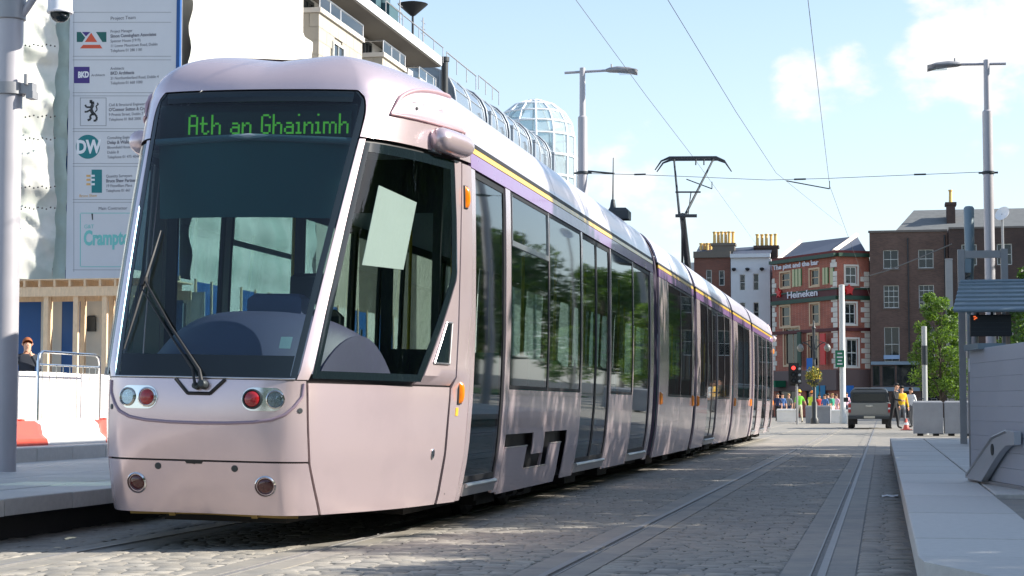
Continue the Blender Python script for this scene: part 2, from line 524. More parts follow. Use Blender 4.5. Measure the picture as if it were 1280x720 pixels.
# front panels
l, r = span(lambda v: -e_front(v) + .003, lambda v: e_front(v) - .003, .578, 1.088)
cabp(npatch('front_panel', l, r, PAINT, 1, 44, 14))
l, r = span(lambda v: -e_front(v) + .003, lambda v: e_front(v) - .003, .235, .566)
cabp(npatch('bumper', l, r, PAINT, 1, 44, 12))
for sg in (1, -1):
    l, r = span(lambda v: e_front(v) + .004, lambda v: .940 - .004 * (1 - v), .235, 1.075)
    cabp(npatch('cab_side_panel', l, r, PAINT, sg, 22, 18))
    l, r = span(lambda v: .9455, lambda v: 1.0, .235, 2.725)
    cabp(npatch('cab_pillar', l, r, PAINT, sg, 4, 30))
    # raked pillar between windscreen and side window
    l, r = span(lambda v: .508 if v < 2.78 else .508, lambda v: mix(.549, .531, (v - 1.1) / 1.64), 1.095, 2.738)
    cabp(npatch('windscreen_pillar', l, r, PAINT, sg, 8, 26))
    # side window
    lp = poly((.554, 1.112), (.536, 2.715))
    rp = poly((.831, 1.105), (.928, 1.873), (.918, 2.3), (.899, 2.715))
    rp2 = lambda b: (lerp([(1.105, .831), (1.873, .928), (2.3, .918), (2.715, .899)], mix(1.105, 2.715, b)), mix(1.105, 2.715, b))
    w = cabp(npatch('cab_side_window', lp, rp2, CABGLASS, sg, 16, 20, .008, -.004))
    mb = MB()
    iu = .016
    f1 = npf(lambda b: (lp(b)[0] - .002, lp(b)[1]), lambda b: (lp(b)[0] + iu, lp(b)[1]), sg)
    f2 = npf(lambda b: (rp2(b)[0] - iu, rp2(b)[1]), lambda b: (rp2(b)[0] + .002, rp2(b)[1]), sg)
    f3 = npf(poly((.554, 1.105), (.554, 1.155)), poly((.831, 1.105), (.836, 1.155)), sg)
    f4 = npf(poly((.536, 2.65), (.536, 2.717)), poly((.902, 2.65), (.899, 2.717)), sg)
    for f, a, b in ((f1, 2, 20), (f2, 2, 20), (f3, 16, 2), (f4, 16, 2)): mb.grid(f, a, b, .004, -.001)
    b_ = obj('window_border', mb, FRIT, w, 50)
    # panel behind the raked rear edge of the window, with the small vent light
    l = lambda b: (lerp([(1.105, .831), (1.873, .928), (2.3, .918), (2.73, .899)], mix(1.088, 2.73, b)) + .005, mix(1.088, 2.73, b))
    r = lambda b: (.9405, mix(1.088, 2.73, b))
    q = cabp(npatch('window_corner_panel', l, r, PAINT, sg, 6, 26))
    v = npatch('quarter_light', poly((.868, 1.245), (.899, 1.53)), poly((.912, 1.245), (.914, 1.53)), FRIT, sg, 3, 4, .01, .006, parent=q)
    mb = MB()
    for A_, B_ in (((.866, 1.24), (.914, 1.24)), ((.914, 1.24), (.916, 1.535)), ((.916, 1.535), (.897, 1.535)), ((.897, 1.535), (.866, 1.24))):
        mb.tube([So(sg * mix(A_[0], B_[0], t), mix(A_[1], B_[1], t), .007) for t in (0, .5, 1)], .008, 6)
    obj('quarter_light_trim', mb, STEEL, q, 50)
# cap over windscreen and roof
def e_ws(v):
    if v < 2.87: return .50
    return .50 - .055 * (1 - math.sqrt(max(0, 1 - ((v - 2.87) / .205) ** 2)))
mb = MB()
rows = [2.752 + (3.082 - 2.752) * i / 10 for i in range(11)] + [3.085 + (3.55 - 3.085) * i / 14 for i in range(15)]
uR = [.0, .02, .05, .09, .14, .2, .3, .42, .55, .68, .8, .9, .96, 1.]
vs, fs = [], []
for sg in (1, -1):
    base = len(mb.v)
    for v in rows:
        l0 = e_ws(v) + .008 if v < 3.084 else .445
        for t in uR:
            mb.v.append(tuple(S(sg * mix(l0, 1, t), v)))
    w_ = len(uR)
    for j in range(len(rows) - 1):
        for i in range(w_ - 1):
            q = (base + j * w_ + i, base + j * w_ + i + 1, base + (j + 1) * w_ + i + 1, base + (j + 1) * w_ + i)
            mb.f.append(q if sg > 0 else q[::-1]); mb.mi.append(0)
rows2 = rows[11:]
base = len(mb.v)
for v in rows2:
    for i in range(31): mb.v.append(tuple(S(mix(-.445, .445, i / 30), v)))
for j in range(len(rows2) - 1):
    for i in range(30):
        mb.f.append((base + j * 31 + i, base + j * 31 + i + 1, base + (j + 1) * 31 + i + 1, base + (j + 1) * 31 + i)); mb.mi.append(0)
cap = cabp(obj('cab_roof', mb, PAINT, tram, 60, merge=True))
# arched cover let into the roof shoulder: raised lip, lighter lid, groove shade painted pink on the rim
for sg in (1, -1):
    def arch(a, b, top=.0):
        u = mix(.60, .965, a)
        vb = mix(2.945, 2.965, a)
        h = .235 * math.sqrt(max(0, 1 - ((a - 1) ** 2))) ** .8
        return u, vb + (h + top) * b
    def fa(a, b):
        if sg < 0: a = 1 - a
        u, v = arch(a, b)
        return So(sg * u, v, .016 if 0 < b < 1 else .002)
    mb = MB(); mb.grid(fa, 30, 12, 0)
    lid = cabp(obj('roof_shoulder_cover', mb, ROOFP, tram, 50))
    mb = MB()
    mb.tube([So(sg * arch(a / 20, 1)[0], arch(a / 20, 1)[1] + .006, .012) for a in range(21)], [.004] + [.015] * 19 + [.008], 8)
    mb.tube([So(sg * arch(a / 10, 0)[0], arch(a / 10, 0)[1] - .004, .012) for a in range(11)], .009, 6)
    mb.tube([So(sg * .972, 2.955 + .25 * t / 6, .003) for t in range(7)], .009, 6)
    obj('cover_rim', mb, mat('rim_groove_shade', srgb(190, 158, 164), rough=.4, metal=.3), lid, 60)
    mb = MB(); c = So(sg * .70, 3.02, .012); mb.lathe([(.0, 0), (.012, 0), (.012, .012), (0, .014)], frame(c, (0, 1, 0), Sn(sg * .7, 3.02)), 10)
    obj('cover_latch', mb, BLACK, lid, 40)
    # camera pod under it
    c = S(sg * .86, 2.83); d = (S(sg * 1.0, 2.83) - S(sg * .72, 2.83)).normalized()
    mb = MB(); nn = Sn(sg * .86, 2.83)
    ax = [-.27, -.262, -.235, -.18, -.05, .08, .2, .24, .262, .27]
    rr = [.012, .05, .078, .088, .09, .088, .082, .072, .045, .01]
    mb.tube([c + nn * .045 + d * a for a in ax], rr, 18)
    pod = cabp(obj('camera_pod', mb, PAINT, tram, 50))

# ---- windscreen
l, r = span(lambda v: -e_ws(v) if v > 2.87 else -.50 - .004, lambda v: e_ws(v) if v > 2.87 else .504, 1.103, 3.074)
wsc = cabp(npatch('windscreen', l, r, WSGLASS, 1, 40, 40, .008, -.003))
mb = MB()
iu = lambda v: min(lerp([(1.1, .468), (3.1, .472)], v), e_ws(v) - .012)
for sg in (1, -1):
    mb.grid(npf(*span(lambda v: iu(v), lambda v: e_ws(v), 1.103, 3.074), sg), 3, 40, .003, .0)
mb.grid(lambda a, b: S(mix(-.463, .463, a), mix(1.103, 1.245, b)), 30, 3, .003, .0)
mb.grid(lambda a, b: S(mix(-.43, .43, a), mix(3.0, 3.074, b)), 30, 3, .003, .0)
obj('windscreen_border', mb, FRIT, wsc, 60)
# bright bead along the foot of the glass
mb = MB(); mb.tube([So(mix(-.5, .5, t / 30), 1.097, .004) for t in range(31)], .006, 6)
obj('glass_bead', mb, STEEL, wsc, 60)
# wiper
mb = MB()
W = lambda u, v, o: So(u, v, o)
mb.tube([W(.022, 1.05, .05), W(.005, 1.12, .06), W(-.17, 1.40, .05), W(-.36, 1.706, .04)], [.015, .012, .008, .007], 8)
mb.tube([W(-.01, 1.04, .05), W(-.03, 1.13, .06), W(-.20, 1.40, .05), W(-.375, 1.66, .04)], [.011, .009, .006, .005], 8)
wip = obj('wiper', mb, BLACK, tram, 50); CAB.append(wip)
mb = MB(); mb.tube([W(-.33, 2.06, .02), W(-.345, 1.9, .026), W(-.37, 1.706, .03), W(-.40, 1.5, .026), W(-.445, 1.265, .02)], [.006, .01, .013, .01, .006], 6)
mb.box(-.03, .03, -.012, .012, -.02, .02, frame(W(-.37, 1.706, .03), (0, 0, 1), Sn(-.37, 1.7)))
obj('wiper_blade', mb, BLACK, wip, 50)
mb = MB(); mb.lathe([(.03, 0), (.03, .05), (.02, .065), (0, .066)], frame(W(.022, 1.05, 0), (1, 0, 0), Sn(.022, 1.05)), 14)
mb.lathe([(.022, 0), (.022, .045), (0, .05)], frame(W(-.012, 1.04, 0), (1, 0, 0), Sn(0, 1.04)), 14)
obj('wiper_spindle', mb, DARKMETAL, wip, 40)
# black trapezoid round the wiper foot
mb = MB()
pts = [(-.118, 1.087), (-.055, .996), (.052, .996), (.118, 1.087)]
for A_, B_ in zip(pts, pts[1:]): mb.tube([So(mix(A_[0], B_[0], t / 4), mix(A_[1], B_[1], t / 4), .004) for t in range(5)], .012, 6)
CAB.append(obj('wiper_surround', mb, BLACK, tram, 40))
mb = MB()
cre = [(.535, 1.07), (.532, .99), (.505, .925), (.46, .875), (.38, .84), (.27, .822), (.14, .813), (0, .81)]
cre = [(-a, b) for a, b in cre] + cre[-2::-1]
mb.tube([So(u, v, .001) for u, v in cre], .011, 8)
CAB.append(obj('front_crease_line', mb, mat('moulding_shadow_lilac', srgb(150, 132, 146), rough=.4, metal=.3), tram, 60))  # tube along the crease, its shade put into the darker lilac

def disc_lamp(name, u, v, r, lens, parent, rim=CHROME, deep=.02, sub='lens'):
    n = Sn(u, v); M = frame(S(u, v), (1, 0, 0), n)
    mb = MB(); mb.lathe([(r * .9, -.02), (r * 1.18, -.02), (r * 1.2, .004), (r * 1.08, .012), (r, .004), (r * .98, -.018)], M, 28)
    o = obj(name, mb, rim, parent, 40)
    mb = MB(); mb.lathe([(r * .98, -.012), (r * .9, .002), (r * .6, .012), (r * .25, .016), (0, .0165)], M, 24)
    obj(sub, mb, lens, o, 60)
    return o
REFL = mat('lamp_reflector', (.50, .49, .46), rough=.12, metal=1., var=.25, vscale=90)
for sg in (1, -1):
    # pill shaped housing
    us = [sg * (.25 + (.40 - .25) * t / 10) for t in range(11)]
    mb = MB()
    def pill(a, b):
        t = a * 2 - 1; L_ = .5; h = .073
        u = sg * (.325 + .123 * t) if sg > 0 else sg * (.325 - .123 * t)
        k = max(0, (abs(t) - .52) / .48)
        hh = h * math.sqrt(max(0, 1 - k * k))
        return So(u, .967 + hh * (2 * b - 1), .003)
    mb.grid(pill, 24, 6, .006, .003)
    hl = obj('headlight', mb, CHROME if sg < 0 else CHROME, tram, 40); CAB.append(hl)
    o1 = disc_lamp('headlamp', sg * .40, .967, .052, REFL, hl, sub='reflector') if False else None
    n = Sn(sg * .40, .967); M = frame(So(sg * .395, .967, .006), (1, 0, 0), n)
    mb = MB(); mb.lathe([(.05, 0), (.058, 0), (.06, .008), (.052, .012), (.05, .004), (.03, -.02), (.012, -.028), (0, -.028)], M, 26)
    obj('reflector', mb, REFL, hl, 50)
    mb = MB(); mb.lathe([(.05, .006), (.045, .014), (.03, .02), (0, .023)], M, 24)
    obj('lens', mb, LENS, hl, 60)
    M = frame(So(sg * .26, .967, .006), (1, 0, 0), Sn(sg * .26, .967))
    mb = MB(); mb.lathe([(.05, 0), (.062, 0), (.064, .01), (.055, .014), (.052, .006), (.0, .004)], M, 26)
    obj('tail_lamp_rim', mb, CHROME if sg < 0 else DARKMETAL, hl, 40)
    mb = MB(); mb.lathe([(.052, .004), (.046, .016), (.028, .022), (0, .024)], M, 24)
    obj('tail_lamp', mb, REDLENS, hl, 60)
    o = disc_lamp('fog_lamp', sg * .352, .42, .058, DARKRED, tram); CAB.append(o)
for u, v, r in ((-.205, .532, .02), (.175, .528, .02), (.528, .90, .016), (-.528, .90, .016)):
    mb = MB(); mb.lathe([(r, -.01), (r * 1.1, .003), (r * .8, .004), (0, .002)], frame(S(u, v), (1, 0, 0), Sn(u, v)), 14)
    CAB.append(obj('bolt_cap', mb, DARKMETAL, tram, 40))
mb = MB(); mb.grid(lambda a, b: So(mix(-.065, .02, a) + (b - .5) * .01 * (1 if a > .5 else -1), mix(.553, .577, b), .003), 6, 2, .012)
CAB.append(obj('tow_slot', mb, BLACK, tram, 40))
mb = MB(); mb.grid(lambda a, b: So(mix(-.5, .56, a), mix(.20, .216, b), -.05), 24, 1, .01)
for u in (-.17, .27): mb.box(-.02, .02, -.012, .012, -.01, .03, frame(So(u, .215, -.05), (1, 0, 0), Sn(u, .25)))
CAB.append(obj('fender_strip', mb, mat('ochre_rubber', srgb(128, 104, 52), rough=.7, var=.2), tram, 40))
for sg in (1, -1):
    for u, v in ((.962, 2.478), (.970, 1.04)):
        M = frame(S(sg * u, v), (0, 0, 1), Sn(sg * u, v))
        mb = MB(); mb.cham(-.085, .085, -.035, .035, 0, .012, .004, M)
        b_ = obj('indicator_lamp', mb, DARKMETAL, tram, 30); CAB.append(b_)
        mb = MB()
        mb.grid(lambda a, b: M @ Vector((mix(-.078, .078, a), mix(-.03, .03, b), .012 + .03 * math.sin(PI * a) ** .4 * math.sin(PI * b) ** .5)), 10, 6)
        obj('lens', mb, AMBER, b_, 60)
    M = frame(S(sg * .966, .90), (0, 1, 0), Sn(sg * .966, .9))
    mb = MB(); mb.cham(-.025, .025, -.03, .03, 0, .004, .001, M)
    CAB.append(obj('yellow_sticker', mb, YELLOW, tram))
    M = frame(S(sg * .905, .60), (0, 0, 1), Sn(sg * .905, .6))
    mb = MB(); mb.lathe([(.035, -.002), (.04, .002), (.036, .006), (.02, .003), (0, .003)], M @ Matrix.Diagonal((1, .7, 1, 1)), 18)
    CAB.append(obj('lock_plate', mb, CHROME, tram, 40))

# ---- destination display behind the top of the windscreen
P0, P1 = atY(231, 174, NY + .97), atY(440, 136, NY + .97)
dx0, dx1 = P0.x - TX - .061, P1.x - TX - .061
dz0, dz1 = P0.z, P1.z
dy = .965
mb = MB(); mb.box(-.72, .70, dy + .012, dy + .16, dz0 - .045, dz1 + .05)
disp = obj('destination_display', mb, INDARK, tram)
mb = MB(); mb.box(dx0, dx1, dy, dy + .01, dz0, dz1)
obj('display_face', mb, LEDBOX, disp)
FONT = {
 'A': ['.###.', '#...#', '#...#', '#...#', '#...#', '#####', '#...#', '#...#', '#...#', '#...#'],
 't': ['.....', '.#...', '.#...', '.#...', '####.', '.#...', '.#...', '.#...', '.#..#', '..##.'],
 'h': ['#....', '#....', '#....', '#....', '#.##.', '##..#', '#...#', '#...#', '#...#', '#...#'],
 'a': ['.....', '.....', '.....', '.....', '.###.', '....#', '.####', '#...#', '#...#', '.####'],
 'n': ['.....', '.....', '.....', '.....', '#.##.', '##..#', '#...#', '#...#', '#...#', '#...#'],
 'G': ['.###.', '#...#', '#....', '#....', '#....', '#.###', '#...#', '#...#', '#...#', '.###.'],
 'i': ['.#.', '...', '...', '...', '##.', '.#.', '.#.', '.#.', '.#.', '###'],
 'm': ['.......', '.......', '.......', '.......', '###.##.', '#..#..#', '#..#..#', '#..#..#', '#..#..#', '#..#..#'],
 ' ': ['...'] * 10}
cols = []
for ch in 'Ath an Ghainimh':
    g = FONT[ch]
    for i in range(len(g[0])): cols.append([g[r][i] for r in range(10)])
    cols.append(['.'] * 10)
cols = cols[:-1]
pitx = (dx1 - dx0 - .05) / len(cols); pitz = (dz1 - dz0 - .03) / 10.5
mb = MB()
for i, c in enumerate(cols):
    for r_, ch in enumerate(c):
        if ch == '#':
            x = dx0 + .03 + i * pitx; z = dz1 - .018 - r_ * pitz
            mb.box(x, x + pitx * .94, dy - .004, dy, z - pitz * .92, z)
obj('display_lettering', mb, LEDG, disp)

# ---- cab interior
mb = MB(); mb.grid(lambda a, b: (mix(-.70, .70, a), mix(.86, .80, b) + .12 * (2 * a - 1) ** 2, mix(2.20, 2.735, b)), 10, 8, .006)
obj('sun_blind', mb, BLIND, tram, 50)
mb = MB(); mb.tube([(-.70, .88, 2.72), (0, .78, 2.74), (.70, .88, 2.72)], .025, 10)
obj('blind_roller', mb, mat('roller_grey', srgb(120, 134, 142), rough=.5), tram, 50)
mb = MB()
def dash(a, b):
    y = mix(.20, 1.15, b)
    x = mix(-1.0, 1.0, a); xm = lerp([(0, .40), (.17, .60), (.68, .80), (1.35, .98)], y)
    y = y + .30 * abs(x) ** 2.2 * (1 - .5 * b); x = x * xm
    z = 1.12 + .45 * math.sin(PI * min(1, b * 1.05)) ** .8 * (1 - .70 * min(1, abs(x / xm - .22)) ** 3.0) - .04 * b
    return (x, y, z)
mb.grid(dash, 30, 16, .03)
for e_ in (0, 1): mb.grid(lambda a, b: (dash(e_, a)[0], dash(e_, a)[1], mix(dash(e_, a)[2], .95, b)), 16, 4, .02)
mb.grid(lambda a, b: (dash(a, 1)[0], dash(a, 1)[1], mix(dash(a, 1)[2], .80, b)), 20, 4, .02)
mb.cham(.02, .40, .80, 1.02, 1.5, 1.68, .04)
obj('dashboard', mb, DASH, tram, 50)
mb = MB(); mb.grid(lambda a, b: So(mix(.36, .425, a), mix(1.30, 1.375, b), -.02), 3, 3, .002); obj('paper_notice', mb, PAPER, tram)
mb = MB(); mb.cham(-.10, .42, 1.30, 1.75, .75, .90, .04); mb.cham(-.08, .40, 1.68, 1.82, .88, 1.62, .05); mb.cham(.02, .30, 1.70, 1.80, 1.66, 1.88, .03)
mb.tube([(.16, 1.5, .36), (.16, 1.5, .76)], .06, 10)
obj('driver_seat', mb, INDARK, tram, 40)
mb = MB(); mb.box(-1.06, 1.06, 2.0, 2.04, 2.35, 2.74); mb.box(-1.06, -.76, 2.0, 2.04, .36, 1.4); mb.box(-1.06, -.98, 2.0, 2.04, 1.4, 2.35); mb.box(.62, 1.06, 2.0, 2.04, .36, 1.35); mb.box(.62, .70, 2.0, 2.04, 1.35, 2.35); mb.box(1.0, 1.06, 2.0, 2.04, 1.35, 2.35)
mb.box(-.05, .02, 2.0, 2.04, .36, 2.35)
obj('cab_partition', mb, INDARK, tram)
# white sheet taped inside the side window
A0 = So(.66, 1.915, -.03); A1 = So(.76, 1.90, -.03); A2 = So(.785, 2.43, -.03); A3 = So(.665, 2.56, -.03)
PX = [(453, 331), (503, 336), (522, 248), (472, 228)]
def cabpx(x, y):                                   # a point on the side window seen at that place in the photograph
    best = None
    for i in range(41):
        for j in range(41):
            u, v = .54 + .36 * i / 40, 1.2 + 1.5 * j / 40
            p = So(u, v, -.035); q = proj(p + Vector((TX + p.z * math.sin(CANT), NY, 0)))
            d = (q[0] - x) ** 2 + (q[1] - y) ** 2
            if best is None or d < best[0]: best = (d, p)
    return best[1]
PQ = [cabpx(*p) for p in PX]
mb = MB(); mb.grid(lambda a, b: PQ[0].lerp(PQ[1], a).lerp(PQ[3].lerp(PQ[2], a), b), 4, 4, .004)
obj('taped_sheet', mb, PAPER, tram, 40)
# floor, ceiling, underframe
mb = MB()
mb.box(-1.12, 1.12, 2.05, TRAM_L - 2.05, .30, .345); mb.box(-.70, .70, .65, 2.05, .30, .346)
obj('floor', mb, INDARK, tram)
mb = MB(); mb.box(-1.10, 1.10, 1.6, TRAM_L - 1.6, 2.745, 2.77)
obj('ceiling', mb, INNER, tram)
mb = MB(); mb.box(-.80, .80, 2.1, TRAM_L - 2.1, .14, .285); mb.box(-.42, .42, .55, 2.1, .16, .285)
for y in (3.9, 5.6, 8.2, 10.5, 15, 17, 20.5, 22, 24, 28, 31, 35, 38): mb.cham(-.95, .95, y, y + .7, .12, .27, .03)
obj('underframe', mb, UNDER, tram)
for yb in (4.3, 21.7, 37.0):
    for dy_ in (0, 1.6):
        for sg in (1, -1):
            mb = MB(); mb.lathe([(.0, -.06), (.27, -.06), (.30, -.05), (.30, .03), (.26, .06), (.10, .05), (.08, .08), (0, .08)], frame((sg * .74, yb + dy_, .30), (0, 1, 0), (sg, 0, 0)), 24)
            obj('wheel', mb, UNDER, tram, 40)
    mb = MB(); mb.cham(-.95, -.85, yb - .5, yb + 2.1, .16, .30, .02); obj('bogie_frame', mb, UNDER, tram)
    mb = MB(); mb.cham(.85, .95, yb - .5, yb + 2.1, .16, .30, .02)
    for k in range(3): mb.tube([(.98, yb + .3 + k * .5, .2), (.98, yb + .42 + k * .5, .18)], .05, 8)
    obj('bogie_frame', mb, UNDER, tram)

# ---- sides
def sidef(sg, y0, y1, z0, z1):
    def fn(a, b):
        if sg < 0: a = 1 - a
        z = mix(z0, z1, b)
        return (sg * hw(z), mix(y0, y1, a), z)
    return fn
def spatch(name, sg, y0, y1, z0, z1, m, th=.025, off=0., parent=None, nv=None):
    mb = MB(); mb.grid(sidef(sg, y0, y1, z0, z1), 1, nv or max(2, int((z1 - z0) / .14)), th, off)
    return obj(name, mb, m, parent or tram, 40)
def ring(sg, y0, y1, z0, z1, w, off, th=.02):
    mb = MB(); nv = max(2, int((z1 - z0) / .14))
    mb.grid(sidef(sg, y0, y0 + w, z0, z1), 1, nv, th, off); mb.grid(sidef(sg, y1 - w, y1, z0, z1), 1, nv, th, off)
    mb.grid(sidef(sg, y0 + w, y1 - w, z0, z0 + w), 1, 2, th, off); mb.grid(sidef(sg, y0 + w, y1 - w, z1 - w, z1), 1, 2, th, off)
    return mb
ZB, ZW, ZT = .24, 1.085, 2.715
def window(sg, y0, y1, hopper=False):
    mb = ring(sg, y0, y1, ZW, ZT - .005, .028, -.001, .03)
    w = obj('window', mb, BLACK, tram, 40)
    spatch('pane', sg, y0 + .02, y1 - .02, ZW + .02, ZT - .02, SIDEGLASS, .008, -.006, w)
    if hopper:
        mb = MB(); mb.grid(sidef(sg, y0 + .03, y1 - .03, 2.265, 2.31), 1, 2, .03, .006)
        mb.grid(sidef(sg, y0 + .03, y0 + .06, 2.31, ZT - .03), 1, 4, .03, .005); mb.grid(sidef(sg, y1 - .06, y1 - .03, 2.31, ZT - .03), 1, 4, .03, .005)
        obj('hopper_frame', mb, STEEL, w, 40)
    return w
def door_leaf(sg, y0, y1):
    mb = ring(sg, y0, y1, .365, ZT - .005, .045, -.012, .03)
    d = obj('door', mb, BLACK, tram, 40)
    spatch('door_glass', sg, y0 + .03, y1 - .03, .40, ZT - .03, SIDEGLASS, .008, -.018, d)
    mb = MB(); yy = mix(y0, y1, .2)
    mb.tube([(sg * (hw(z) - .07), yy, z) for z in (1.0, 1.3, 1.7)], .014, 8)
    obj('grab_handle', mb, STEEL, d, 40)
    return d
def sill(sg, y0, y1):
    mb = MB(); mb.grid(sidef(sg, y0, y1, .27, .355), 1, 2, .04, .012)
    mb.tube([(sg * (hw(.36) + .012), y0 + .03, .345), (sg * (hw(.36) + .012), y1 - .03, .345)], .02, 8)
    obj('door_sill', mb, STEEL, tram, 40)
def pillar(sg, y0, y1, z0=ZB, z1=ZT):
    if y1 - y0 > .008: spatch('side_pillar', sg, y0 + .003, y1 - .003, z0, z1, PAINT)
def side_module(sg, y0, y1, items):
    y = y0
    for it in items:
        k, a, b = it[0], it[1], it[2]
        pillar(sg, y, a)
        if k == 'w':
            window(sg, a, b, len(it) > 3 and it[3] == 'hopper')
            if not (len(it) > 3 and it[-1] == 'nolow'): spatch('side_panel', sg, a + .002, b - .002, ZB, ZW - .006, PAINT)
        elif k == 'd':
            door_leaf(sg, a, b); sill(sg, a, b)
        elif k == 'dd':
            m_ = (a + b) / 2
            door_leaf(sg, a, m_ - .004); door_leaf(sg, m_ + .004, b); sill(sg, a, b)
        y = b
    pillar(sg, y, y1)
    # opaque inner lining below the windows and dark strip in the joints
    mb = MB(); mb.grid(sidef(sg, y0, y1, 2.69, 2.92), 1, 3, 0, -.03)
    obj('cornice_backing', mb, BLACK, tram, 40)
    spatch('purple_band', sg, y0, y1, 2.722, 2.832, PURPLE, .02, .002, nv=3)
    spatch('yellow_stripe', sg, y0, y1, 2.838, 2.882, YELLOW, .02, .004, nv=2)
    spatch('gap_shade_strip', sg, y0, y1, 2.884, 2.918, BLACK, .02, .007, nv=2)  # black strip laid over the gap under the roof panels for its shade
mods = [
 (2.3, 13.45, [('d', 2.44, 3.58), ('w', 3.78, 5.55, 'hopper', 'nolow'), ('w', 5.57, 7.40, 'nolow'), ('dd', 7.50, 9.45), ('w', 9.52, 11.35), ('d', 11.43, 13.12)]),
 (14.1, 18.85, [('w', 15.2, 16.84), ('w', 16.87, 18.5)]),
 (19.3, 26.5, [('w', 19.9, 21.2), ('dd', 21.3, 23.2), ('w', 23.3, 24.7), ('w', 24.75, 26.0)]),
 (27.0, 32.2, [('w', 28.1, 29.85), ('w', 29.88, 31.6)]),
 (32.75, 40.9, [('d', 33.2, 34.5), ('w', 34.6, 36.1), ('dd', 36.2, 38.0), ('w', 38.1, 39.5), ('d', 39.55, 40.7)])]
for y0, y1, items in mods:
    for sg in (1, -1): side_module(sg, y0, y1, items)
# under the first two windows: upper panel and bogie cover with a stepped gap between them
for sg in (1, -1):
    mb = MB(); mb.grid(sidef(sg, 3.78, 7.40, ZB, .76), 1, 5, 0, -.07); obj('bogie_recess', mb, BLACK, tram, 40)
    mb = MB()
    mb.grid(sidef(sg, 3.785, 5.62, .71, ZW - .006), 1, 4, .010)
    mb.grid(sidef(sg, 5.02, 5.56, .52, .71), 1, 3, .010)
    obj('side_panel', mb, PAINT, tram, 40)
    mb = MB(); mb.grid(sidef(sg, 5.625, 7.395, .71, ZW - .006), 1, 4, .010); mb.grid(sidef(sg, 6.78, 7.395, ZB, .71), 1, 5, .010)
    obj('side_panel', mb, PAINT, tram, 40)
    mb = MB()
    mb.grid(sidef(sg, 3.785, 4.75, ZB - .02, .60), 1, 5, .012, .0); mb.grid(sidef(sg, 4.75, 5.86, ZB - .02, .40), 1, 4, .012, .0); mb.grid(sidef(sg, 5.86, 6.46, ZB - .02, .60), 1, 5, .012, .0)
    mb.tube([(sg * hw(.6), 3.79, .60), (sg * hw(.6), 4.75, .60)], .008, 6); mb.tube([(sg * hw(.4), 4.75, .40), (sg * hw(.4), 5.86, .40)], .008, 6); mb.tube([(sg * hw(.6), 5.86, .60), (sg * hw(.6), 6.46, .60)], .008, 6)
    obj('bogie_cover', mb, PAINT, tram, 40, merge=False)
    for (y, z) in ((14.3, 1.05), (18.65, 1.03), (27.3, 1.03), (31.95, 1.03), (19.5, 1.03)):
        M = frame((sg * hw(z), y, z), (0, 0, 1), (sg, 0, 0))
        mb = MB(); mb.cham(-.085, .085, -.045, .045, 0, .035, .02, M)
        obj('indicator_lamp', mb, AMBER, tram, 40)
# roof fairings
def rooff(y0, y1, v0, v1, sg=1):
    def fn(a, b):
        if sg < 0: a = 1 - a
        p = S(1, mix(v0, v1, b)); return (sg * p.x, mix(y0, y1, a), p.z)
    return fn
for y0, y1, items in mods:
    n = max(1, round((y1 - y0) / 3.7)); L_ = (y1 - y0) / n
    for k in range(n):
        a, b = y0 + k * L_, y0 + (k + 1) * L_ - .012
        for sg in (1, -1):
            mb = MB(); mb.grid(rooff(a, b, 2.922, 3.55, sg), 1, 20, .02)
            obj('roof_panel', mb, ROOFP, tram, 50)
# bellows between the cars
for y0, y1 in ((13.45, 14.1), (18.85, 19.3), (26.5, 27.0), (32.2, 32.75)):
    mb = MB()
    def bel(a, b):
        t = b * 2 - 1
        v = .28 + (1 - abs(t)) * 3.27
        p = S(1, v); sg = 1 if t >= 0 else -1
        k = .05 + .022 * math.cos(a * 2 * PI * 6)
        return (sg * p.x * (1 - k / 1.2), mix(y0 - .02, y1 + .02, a), p.z - k * max(0, v - 2.6) / .95)
    mb.grid(bel, 48, 60, 0)
    obj('bellows', mb, mat('bellows_rubber', srgb(62, 52, 72), rough=.75, var=.1), tram, 30)
# seats and handrails
mb = MB(); mb.cham(-.22, .22, -.22, .22, .38, .47, .03); mb.cham(-.22, .22, .17, .25, .45, 1.05, .03)
mb.box(-.16, .16, -.15, .15, 0, .38)
seat = obj('passenger_seat', mb, TEAL, tram, 30)
sp = []
for y in (4.3, 5.2, 6.1, 6.9, 9.8, 10.7, 15.5, 16.4, 17.3, 20.2, 23.6, 24.5, 28.4, 29.3, 30.3, 34.9, 38.4):
    for x in (-.85, -.40, .42, .86): sp.append((x, y))
for i, (x, y) in enumerate(sp):
    o = seat if i == 0 else inst(seat, tram)
    o.location = (x, y, .345)
mb = MB(); mb.tube([(0, 0, .345), (0, 0, 2.745)], .018, 8)
hr = obj('handrail', mb, RAILY, tram, 40)
for i, (x, y) in enumerate([(.62, 3.7), (-.62, 3.7), (.6, 7.5), (-.6, 7.5), (.6, 9.4), (-.6, 9.4), (.6, 11.5), (-.6, 11.5), (.5, 15.2), (-.5, 17), (.5, 21.4), (-.5, 23), (.5, 28.2), (-.5, 31), (.5, 36), (-.5, 38)]):
    o = hr if i == 0 else inst(hr, tram)
    o.location = (x, y, 0)
# far cab: the same shell turned round
for o in list(CAB):
    def turn(src, parent):
        c = src.copy(); COL.objects.link(c); c.parent = parent
        return c
    c = turn(o, tram); c.rotation_euler = (0, 0, PI); c.location = (0, TRAM_L, 0)
    for g in o.children: turn(g, c)
